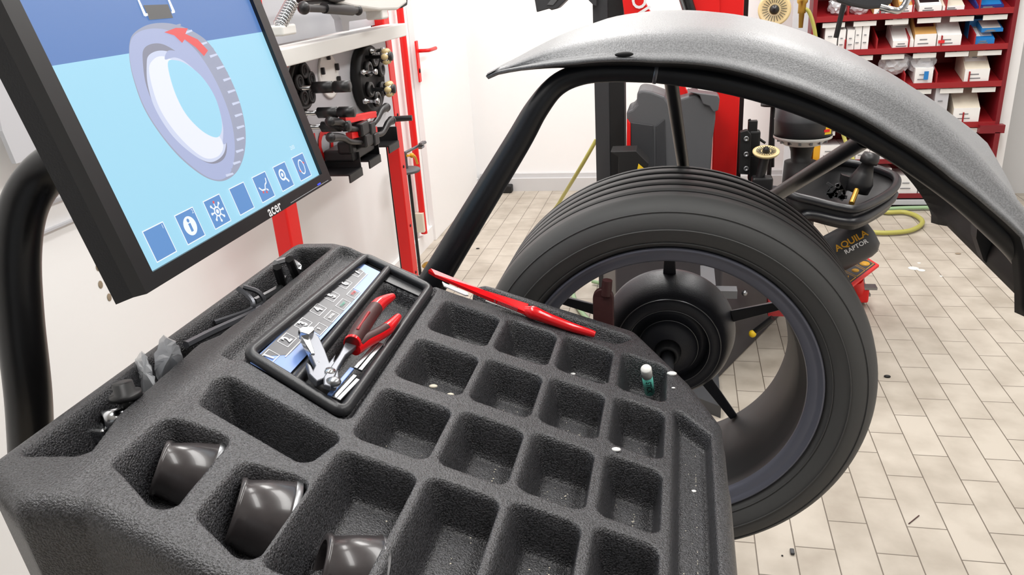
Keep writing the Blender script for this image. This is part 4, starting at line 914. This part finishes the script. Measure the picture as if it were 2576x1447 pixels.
m = MB(); m.lathe(a, d_, [(-.12, 0), (-.12, .09), (L_-.01, .09), (L_+.02, .082), (L_+.045, .055), (L_+.05, 0)], 48); m.build('cylinder', M['dgrey'], tk)
nv = CAM-(a+b_)/2; nv = nv-d_*(nv@d_); nv /= np.linalg.norm(nv); upv = np.cross(nv, d_)
def curved(t, along, up0, size, mi, mb):
    k0 = len(mb.v); mb.text(t, (0, 0, 0), (1, 0, 0), (0, 1, 0), size, mi, 0, bold=.02)
    for i in range(k0, len(mb.v)):
        x, y, z = mb.v[i]; an = (y+up0)/.0915; q = a+d_*(x+along)+(nv*math.cos(an)+upv*math.sin(an))*.0915; mb.v[i] = tuple(q)
m = MB(); curved('AQUILA', L_*.80, .012, .040, 0, m); curved('RAPTOR', L_*.82, -.020, .027, 1, m); m.build('lettering', [M['orange'], M['wink']], tk)
pb = thing('sign_plate', yt(2160, 680, 3.55), 'red edged plate with yellow pictograms below the air tank', 'sign')
P4 = [yt(2085, 700, 3.5), yt(2140, 722, 3.42), yt(2212, 666, 3.6), yt(2170, 640, 3.7)]
nn_ = np.cross(P4[1]-P4[0], P4[2]-P4[1]); nn_ /= np.linalg.norm(nn_)
if nn_@(CAM-P4[0]) < 0: nn_ = -nn_
cc = sum(P4)/4
m = MB(); m.prism(P4, -nn_*.012); m.build('plate', M['red'], pb, bevel=.002)
def bil(u, v): return (P4[0]*(1-u)+P4[3]*u)*(1-v)+(P4[1]*(1-u)+P4[2]*u)*v
m = MB(); m.prism([bil(.03, .08), bil(.95, .08), bil(.95, .86), bil(.03, .86)], nn_*.001, 0); 
for k_ in range(3):
    u0_, u1_ = .06+k_*.3, .33+k_*.3
    m.prism([bil(u0_, .14), bil(u1_, .14), bil(u1_, .8), bil(u0_, .8)], nn_*.0016, 1)
    m.prism([bil(u0_+.01, .17), bil(u1_-.01, .17), bil(u1_-.01, .77), bil(u0_+.01, .77)], nn_*.002, 0)
    m.lathe(bil((u0_+u1_)/2, .5), nn_, [(.002, 0), (.002, .022), (.0026, .022), (.0026, 0)] if k_ != 1 else [(.002, 0), (.002, .016), (.0026, .016), (.0026, 0)], 20 if k_ else 3, 1)
m.build('pictograms', [M['ink'], M['orange']], pb)
pd = thing('bead_pedals', atz(2165, 748, 0), 'small red foot pedals with grey treads and castor below the plate', 'pedal')
m = MB(); m.box(atz(2150, 730, .06), (.10, .16, .07), None, 0, .01); m.tube([yt(2155, 672+30, 3.62), atz(2160, 742, .05)], .03, 10); m.build('body', M['red'], pd)
m = MB(); m.box(atz(2176, 722, .10), (.10, .05, .012)); m.box(atz(2162, 738, .06), (.09, .05, .012)); m.tube([atz(2170, 690, .2), atz(2172, 735, .05)], .008, 8); m.lathe(atz(2168, 750, .02), (1, 0, 0), [(-.012, 0), (-.012, .022), (.012, .022), (.012, 0)], 20); m.build('tread', M['steel'], pd)
# bead roller column with drum head
dm = thing('drum_roller', yt(2020, 330, 3.9), 'dark drum on a black column with a yellow sticker right of the red column', 'roller')
m = MB(); c = aty(2020, 330, 3.9); zt_ = aty(2020, 268, 3.9)[2]; zb_ = aty(2020, 338, 3.9)[2]
m.lathe((c[0], 3.9, 0), (0, 0, 1), [(zb_, 0), (zb_, .130), (zb_+.07, .132), (zb_+.075, .134), (zb_+.08, .132), (zt_, .130), (zt_+.005, .12), (zt_+.005, 0)], 56); m.build('drum', M['dgrey'], dm)
m = MB(); m.lathe((c[0], 3.9, 0), (0, 0, 1), [(zb_, .133), (zb_-.012, .133), (zb_-.02, .11), (zb_-.045, .085), (zb_-.05, 0)], 56)
m.build('collar', M['offwhite'], dm)
m = MB()
for i in range(14): an = i*2*PI/14; m.box((c[0]+.105*math.cos(an), 3.9+.105*math.sin(an), zb_-.022), (.02, .012, .02), Matrix.Rotation(an, 3, 'Z'))
m.build('fin', M['steel'], dm)
zz_ = zb_-.05
m = MB(); m.lathe((c[0], 3.9, 0), (0, 0, 1), [(zz_, .06), (zz_-.03, .05), (zz_-.08, .045), (zz_-.08, .075), (zz_-.2, .08), (.0, .085), (0, 0)], 40); m.build('column', M['dblack'], dm)
s0 = aty(2077, 325, 3.84); m = MB(); m.box(s0+np.array([.0, -.035, 0]), (.045, .004, .035), Matrix.Rotation(.5, 3, 'Z')); m.box(s0+np.array([-.001, -.038, 0]), (.030, .004, .012), Matrix.Rotation(.5, 3, 'Z'), 1); m.build('sticker', [M['yellow'], M['red']], dm)
# gold rimmed suction disc on a black stem
def goldisc(px, py, Y, r, lab, ax=(0, -.25, 1), stem=True):
    c = aty(px, py, Y); t = thing('vacuum_disc', c, lab, 'disc')
    m = MB(); m.lathe(c, ax, [(-.008, 0), (-.008, r*.9), (0, r), (.006, r), (.004, r*.86), (.0, r*.5), (.0, 0)], 40); m.build('disc', M['amber'], t)
    m = MB(); axv = V(ax).normalized()
    for i in range(24):
        an = i*2*PI/24; o1 = axv.orthogonal().normalized(); o2 = axv.cross(o1); dv = o1*math.cos(an)+o2*math.sin(an); m.tube([V(c)+axv*.006+dv*r*.4, V(c)+axv*.009+dv*r*.75], .0016, 6)
    m.lathe(c, ax, [(.004, 0), (.004, r*.3), (.02, r*.22), (.03, 0)], 20); m.build('spokes', M['black'], t)
    if stem: m = MB(); m.tube([V(c)-axv*.01, V(c)+Vector((-.02, 0, -.12))], .02, 14); m.box(V(c)+Vector((-.01, 0, -.22)), (.09, .07, .22), None, 0, .01); m.build('stem', M['black'], t)
goldisc(1927, 383, 3.6, .058, 'amber rimmed suction disc on a black stem beside the bolt plate')
goldisc(1948, 24, 4.6, .085, 'pale suction disc with black spokes hanging high behind the guard', (.0, -1, .25), False)
m = MB(); m.tube([aty(1945, 262, 4.1), aty(1943, 420, 4.1)], .010, 10); m.lathe(aty(1937, 266, 4.1), (0, 0, 1), [(0, 0), (0, .045), (.012, .045), (.012, 0)], 24); m.tube([aty(1945, 262, 4.1), (aty(1945, 262, 4.1)[0], 4.1, 0)], .012, 10); m.build('rest_stand', M['dblack'], None, 'thin black stand with a small round plate left of the drum', 'stand')
# hoses
def hose(pts, r, m_, lab): MB().tube(smooth_path(pts, 8), r, 12).build('air_hose', M[m_], None, lab, 'hose')
hose([aty(1500, 352, 4.3), aty(1470, 405, 4.3), aty(1440, 455, 4.4), aty(1408, 508, 4.7), atz(1380, 560, .02), atz(1440, 590, .02)], .011, 'hose', 'yellow green air hose running down left of the dark grey column')
hose([atz(2170, 583, .02), atz(2232, 586, .02), atz(2290, 580, .02), atz(2320, 562, .02), atz(2308, 545, .02), atz(2275, 534, .02), atz(2230, 534, .02), atz(2205, 524, .02)], .014, 'hose', 'yellow green air hose looping on the floor below the shelf')
hose([atz(2190, 530, .02), atz(2260, 524, .02), atz(2350, 522, .02)], .012, 'ghose', 'pale green hose lying along the base of the shelf')
hose([atz(1440, 735, .02), atz(1450, 765, .02), atz(1475, 800, .02), atz(1510, 830, .02)], .012, 'ghose', 'pale green hose curving on the floor, seen through the rim')
hose([atz(1490, 708, .02), atz(1520, 713, .02), atz(1545, 705, .02), atz(1548, 690, .02), atz(1535, 682, .02)], .010, 'ghose', 'small loop of pale green hose on the floor behind the gauge handle')
hose([aty(2098, 250, 4.9), aty(2110, 300, 4.9), aty(2125, 350, 4.9), aty(2150, 425, 4.8), (aty(2160, 460, 4.8)[0], 4.8, .02)], .011, 'hose', 'yellow green air hose hanging between the drum and the red shelf')
hose([aty(2020, -30, 5.0), aty(2018, 15, 5.0), aty(2035, 30, 5.0), aty(2048, 70, 5.0), aty(2055, 120, 5.0)], .011, 'hose', 'yellow green hose hanging from the brass coupling at the top')
m = MB(); c0 = aty(2017, 8, 5.0); m.lathe(aty(2014, 70, 5.0), (0, 0, 1), [(0, 0), (0, .012), (.08, .016), (.08, .022), (.13, .022), (.14, .03), (.17, .03), (.17, 0)], 20); m.build('air_coupling', M['brass'], None, 'brass air coupling hanging at the top edge left of the red shelf', 'coupling')
# black lamp housing at the top edge
lh = thing('wall_lamp', aty(1385, 10, 3.3), 'black angular lamp housing at the top edge left of the column', 'lamp')
m = MB(); m.prism([aty(x, y, 3.3) for x, y in ((1338, -40), (1445, -40), (1440, -15), (1402, 22), (1387, 26), (1382, 22), (1350, 31))], (0, .1, 0)); m.build('housing', M['dgrey'], lh, bevel=.004)
m = MB(); m.prism([aty(x, y, 3.295) for x, y in ((1376, 12), (1393, -10), (1410, -10), (1391, 13))], (0, .003, 0)); m.build('lens', M['steel'], lh)
m = MB(); m.prism([aty(x, y, 3.7) for x, y in ((1478, -60), (1500, -60), (1500, 15), (1492, 12), (1480, 0))], (0, .05, 0)); m.build('column_bracket', M['dgrey'], ch)
# hanging grey cap with chrome hook at the top right
hc = thing('hanging_lamp', aty(2180, 10, 3.0), 'dark grey rounded lamp with a bent chrome hook hanging at the top edge', 'lamp')
m = MB(); m.prism([aty(x, y, 3.0) for x, y in ((2090, -40), (2255, -40), (2245, 10), (2215, 22), (2180, 24), (2140, 16), (2105, 5))], (0, .12, 0)); m.build('lamp_body', M['dgrey'], hc, bevel=.012)
m = MB(); m.tube(smooth_path([aty(2215, 18, 2.98), aty(2240, 24, 2.97), aty(2262, 26, 2.97), aty(2280, 5, 2.97), aty(2285, -30, 2.97)], 6), .011, 14); m.build('hook', M['chrome'], hc)
m = MB(); m.tube([aty(2125, 0, 3.4), aty(2103, 95, 3.4)], .010, 12); m.build('hanging_rod', M['dblack'], None, 'thin black rod hanging in front of the red shelf', 'rod')

# ------------------------------------------------------------------ burgundy bin shelf
YS = 5.36
def ys(px, py, d=0): return aty(px, py, YS+d)
sx0, sx1 = ys(2068, 200)[0], ys(2538, 60)[0]
sx0 = .80; sx1 = 1.895
shf = thing('parts_shelf', ((sx0+sx1)/2, YS+.15, 0), 'tall burgundy metal shelf with sloping bins against the back wall', 'shelf')
levels = [1.50, ys(2300, 36)[2], ys(2300, 124)[2], ys(2400, 212)[2], ys(2440, 312)[2]-.0]
low_l = [ys(2200, 405)[2], ys(2270, 491)[2]]
m = MB(); m.box((sx1+.012, YS+.17, 1.25), (.024, .36, 2.5)); m.build('upright', M['dred'], shf)
m = MB(); m.box((sx0-.012, YS+.17, 1.25), (.024, .36, 2.5)); m.build('upright', M['dred'], shf)
m = MB(); m.box((sx0-.09, YS+.02, 1.25), (.09, .03, 2.5)); m.build('side_flange', M['wpanel'], shf)
m = MB(); m.box(((sx0+sx1)/2, YS+.34, 1.0), (sx1-sx0, .01, 2.0)); m.build('back_panel', M['shelfred'], shf)
for i, z in enumerate(levels+low_l):
    m = MB(); up_ = i < 5; sl = .09 if up_ else 0
    xa, xb = sx0, sx1
    m.hexa([(xa, YS, z-.012), (xb, YS, z-.012), (xb, YS+.33, z+sl-.012), (xa, YS+.33, z+sl-.012), (xa, YS, z), (xb, YS, z), (xb, YS+.33, z+sl), (xa, YS+.33, z+sl)])
    m.box(((xa+xb)/2, YS-.004, z-.003), (xb-xa, .01, .034 if up_ else .03)); o_ = m.build('shelf_board', M['shelfred'] if up_ else M['dred'], shf)
    if up_:
        m = MB(); r_ = random.Random(i)
        for k_ in range(6):
            x_ = sx0+.03+k_*.18; m.box((x_+.075, YS+.004, z-.04), (.13, .006, .028))
        m.build('label_strip', M['offwhite'], shf)
    if up_ and i < 5:
        for k_ in range(1, 6):
            m = MB(); x_ = sx0+(sx1-sx0)*k_/6; m.hexa([(x_-.004, YS, z), (x_+.004, YS, z), (x_+.004, YS+.33, z+.09), (x_-.004, YS+.33, z+.09), (x_-.004, YS, z+.07), (x_+.004, YS, z+.07), (x_+.004, YS+.33, z+.20), (x_-.004, YS+.33, z+.20)]); m.build('bin_divider', M['shelfred'], shf)
m = MB(); m.box(((sx0+sx1)/2, YS+.02, .035), (sx1-sx0, .04, .07)); m.build('plinth', M['dblack'], shf)
m = MB(); m.box(((sx0+sx1)/2+.1, YS-.02, .045), (sx1-sx0, .02, .03)); m.build('base_strip', M['wpanel'], shf)
m = MB(); m.box((ys(2490, 322)[0], YS-.02, ys(2490, 322)[2]), (.14, .05, .05)); m.box((ys(2500, 350)[0], YS-.02, ys(2500, 350)[2]-.03), (.03, .05, .16)); m.build('lower_frame', M['dred'], shf)
LV = {'A': levels[1], 'B': levels[2], 'C': levels[3], 'D': levels[4], 'E': low_l[0], 'F': low_l[1]}
def carton(px0, px1, pyt, row, mt, lab, dep=.20, open_=None, pr=None, grp=None, dz=0, dY=.012, tilt=0):
    z0 = LV[row]+.004+dz+.09*dY/.33; a = aty((px0+px1)/2, pyt, YS+dY); xa, xb = aty(px0, pyt+30, YS+dY)[0], aty(px1, pyt+30, YS+dY)[0]; z1 = max(a[2], z0+.02)
    rise = .09*dep/.33 if row in 'ABCD' else 0
    t = thing('carton', ((xa+xb)/2, YS+dY, z0), lab, 'box', grp)
    m = MB(); h_ = z1-z0
    zlow = z0+ (h_*.45 if open_ else h_)
    m.hexa([(xa, YS+dY, z0), (xb, YS+dY, z0), (xb, YS+dY+dep, z0+rise), (xa, YS+dY+dep, z0+rise), (xa, YS+dY, zlow), (xb, YS+dY, zlow), (xb, YS+dY+dep, z0+rise+h_), (xa, YS+dY+dep, z0+rise+h_)]); m.build('box_body', M[mt], t)
    if open_:
        m = MB(); m.hexa([(xa+.008, YS+dY+.01, zlow), (xb-.008, YS+dY+.01, zlow), (xb-.008, YS+dY+dep-.01, z0+rise+h_), (xa+.008, YS+dY+dep-.01, z0+rise+h_), (xa+.008, YS+dY+.01, zlow+.004), (xb-.008, YS+dY+.01, zlow+.004), (xb-.008, YS+dY+dep-.01, z0+rise+h_+.004), (xa+.008, YS+dY+dep-.01, z0+rise+h_+.004)]); m.build('contents', M[open_], t)
        m = MB(); m.box(((xa+xb)/2, YS+dY-.002, z0+(zlow-z0)/2), (xb-xa, .006, (zlow-z0)), None, 0); m.build('front_flap', M[pr or 'white'], t)
    m = MB(); w2 = (xb-xa)
    for k_ in range(2): m.box(((xa+xb)/2-.1*w2, YS+dY-.006, z0+(zlow-z0)*(.3+.3*k_)), (w2*(.5-.15*k_), .001, .006))
    m.build('print', M['gink'], t)
    return t
carton(2198, 2242, 4, 'A', 'kraft', 'brown parts box with white label behind the chrome hook, top shelf row', open_='cream')
carton(2262, 2300, -12, 'A', 'kraft', 'narrow brown carton on the top shelf row beside white boxes', open_='cream')
carton(2312, 2368, -8, 'A', 'white', 'white carton with grey print on the top shelf row', open_='steel')
carton(2370, 2424, -2, 'A', 'cream', 'cream open carton on the top shelf row left of the navy one', open_='cream')
carton(2455, 2522, 2, 'A', 'navy', 'navy blue carton on the top shelf row beside the right upright', open_='blue', pr='navy')
carton(2075, 2106, 66, 'B', 'white', 'wide white carton at the left end of the second row')
carton(2109, 2126, 75, 'B', 'white', 'first narrow white carton right of the hanging rod')
carton(2130, 2150, 76, 'B', 'white', 'narrow white carton with a grey top beside the two tall ones', dep=.16)
carton(2150, 2167, 62, 'B', 'white', 'left one of the two tall white cartons on the second row')
carton(2169, 2186, 62, 'B', 'white', 'right one of the two tall white cartons on the second row')
carton(2246, 2298, 78, 'B', 'white', 'white carton lying under the tipped white carton on the second row', open_='white')
carton(2245, 2283, 35, 'B', 'white', 'tipped white carton standing on another white carton', dep=.08, dz=.10, dY=.11)
carton(2304, 2358, 44, 'B', 'kraft', 'open brown carton full of metal clips on the second row', open_='steel')
carton(2360, 2420, 52, 'B', 'white', 'large white carton with red corner print on the second row', open_='white')
m = MB(); c = ys(2368, 105, -.0); m.box((c[0], YS-.001, c[2]), (.035, .004, .018)); m.build('red_corner', M['redink'], None, 'red printed corner of the large white carton', 'print')
carton(2436, 2476, 48, 'B', 'blue', 'blue carton standing at the back of the last bin on the second row', dY=.12, dep=.08)
carton(2452, 2500, 78, 'B', 'blue', 'lower bright blue carton in the last bin of the second row', open_='white', pr='blue')
carton(2466, 2520, 62, 'B', 'blue', 'upper bright blue carton with a white lid in the last bin', dz=.07, dY=.02, open_='white', pr='blue')
carton(2430, 2492, 132, 'C', 'cream', 'worn white carton holding a smaller pack on the third row', open_='white')
carton(2435, 2470, 128, 'C', 'cream', 'worn small pack standing in the white carton on the third row', dz=.06, dY=.09, dep=.08)
carton(2300, 2345, 172, 'C', 'white', 'white carton with a blue stripe under the clear bag on the third row')
carton(2402, 2468, 226, 'D', 'cream', 'cream carton with a lifted lid on the fourth row', open_='cream')
carton(2352, 2386, 216, 'D', 'wpanel', 'pale blue grey carton partly hidden by the guard on the fourth row')
for px0, px1, pt, lab in ((2062, 2112, 366, 'white carton at the left end of the lower shelf row'), (2114, 2150, 366, 'white carton second from the left on the lower shelf row'), (2152, 2186, 362, 'white carton third from the left on the lower shelf row'), (2188, 2230, 358, 'white carton fourth from the left on the lower shelf row'), (2232, 2272, 366, 'rightmost visible white carton on the lower shelf row')):
    carton(px0, px1, pt, 'E', 'white', lab)
for px0, px1, pt, lab in ((2186, 2240, 424, 'tall white carton on the bottom shelf row behind the basket'), (2256, 2308, 442, 'white carton with grey print on the bottom shelf row'), (2311, 2350, 446, 'white carton beside the guard on the bottom shelf row')):
    carton(px0, px1, pt, 'F', 'white', lab)
m = MB(); c = ys(2058, 380); m.box((c[0], YS+.05, LV['E']+.05), (.05, .06, .1)); m.build('orange_pack', M['orange'], None, 'small orange pack at the left end of the lower shelf row', 'pack')
def film(px0, px1, py0, py1, lab, Y=YS+.08, seed=0):
    bm = bmesh.new(); bmesh.ops.create_icosphere(bm, subdivisions=3, radius=1); a, b_ = aty(px0, py0, Y), aty(px1, py1, Y); c = (a+b_)/2; r_ = random.Random(seed)
    for v in bm.verts:
        k_ = 1+r_.uniform(-.16, .16); v.co = Vector((c[0]+v.co.x*abs(b_[0]-a[0])/2*k_, c[1]+v.co.y*.06*k_, c[2]+v.co.z*abs(b_[2]-a[2])/2*k_))
    bm.verts.index_update(); m = MB(); m.add([v.co for v in bm.verts], [[v.index for v in f_.verts] for f_ in bm.faces]); bm.free(); m.build('clear_bag', M['bag'], None, lab, 'bag')
film(2084, 2130, -5, 36, 'clear bag of parts at the left end of the top row', seed=1)
film(2140, 2180, 2, 40, 'crumpled clear bag under the grey hanging lamp', seed=2)
film(2215, 2285, 130, 185, 'large crumpled clear bag spilling over the guard on the third row', seed=3)
film(2290, 2352, 132, 185, 'clear bag bulging over the carton with the blue stripe', seed=4)
m = MB(); c = ys(2330, 190); m.box((c[0], YS+.0, c[2]), (.025, .004, .05)); m.build('blue_stripe', M['blue'], None, 'blue stripe label on the carton under the clear bag', 'label')

# ------------------------------------------------------------------ small things on the floor
m = MB(); c = atz(2232, 947, .004); m.sphere(c, .011, (1.2, .8, .5), 6); m.build('dirt_lump', M['dblack'], None, 'small dark lump on the floor right of the tyre', 'dirt')
m = MB(); c = atz(1993, 1388, .005); m.box(c, (.012, .022, .008), None, 0, .003); m.build('wheel_weight', M['dgrey'], None, 'grey wheel weight lying on a floor joint near the bottom', 'wheel weight')
m = MB(); c = atz(1968, 1398, .002); m.sphere(c, .003, (1, 1, .5), 5); m.build('dirt_speck', M['dblack'], None, 'dark speck on the floor left of the fallen wheel weight', 'dirt')
m = MB(); m.tube([atz(2286, 1318, .002), atz(2312, 1297, .002)], .0015, 6); m.build('splinter', M['redbrown'], None, 'thin brown splinter lying on the floor tiles', 'splinter')
for i, (px, py, r, lab) in enumerate(((2298, 675, .028, 'largest white paint splash on the far floor'), (2318, 680, .02, 'white paint splash right of the largest one'), (2312, 662, .01, 'small white paint drop above the splashes'), (2367, 695, .008, 'white paint drop on the joint right of the splashes'))):
    m = MB(); m.lathe(atz(px, py, .0005), (0, 0, 1), [(0, 0), (0, r), (.001, r*.9), (.001, 0)], 11); m.build('paint_splash', M['offwhite'], None, lab, 'paint splash')
m = MB(); c = atz(2410, 638, .003); m.sphere(c, .012, (1.3, .8, .3), 6); m.build('dirt_lump', M['stain'], None, 'brown lump on the far floor near the guard edge', 'dirt')
m = MB(); m.sphere(atz(1202, 625, .003), .01, (1.2, .8, .3), 6); m.build('dirt_lump', M['dblack'], None, 'dark lump on the floor between the guard tube and the tyre', 'dirt')
c = atz(1275, 474, .03); m = MB(); m.box(c, (.09, .08, .06), None, 0, .01); m.build('door_stop', M['dblack'], None, 'small black stop on the floor at the back wall beside the guard tube', 'door stop')
for o in bpy.data.objects:      # ceiling lamp housings
    pass
for l_ in [o for o in bpy.data.objects if o.type == 'LIGHT' and o.name.startswith('ceiling')]:
    m = MB(); x, y, z = l_.location; m.box((x, y, CEIL-.025), (.54, 2.44, .05)); m.build('lamp_housing', M['offwhite'], None, 'long white ceiling lamp housing above '+('the balancer beside the left wall', 'the open floor right of the wheel', 'the tool rack and white door', 'the tyre changer and shelf')[(x > 0)+2*(y > 2.5)], 'ceiling lamp', 'ceiling lamps')
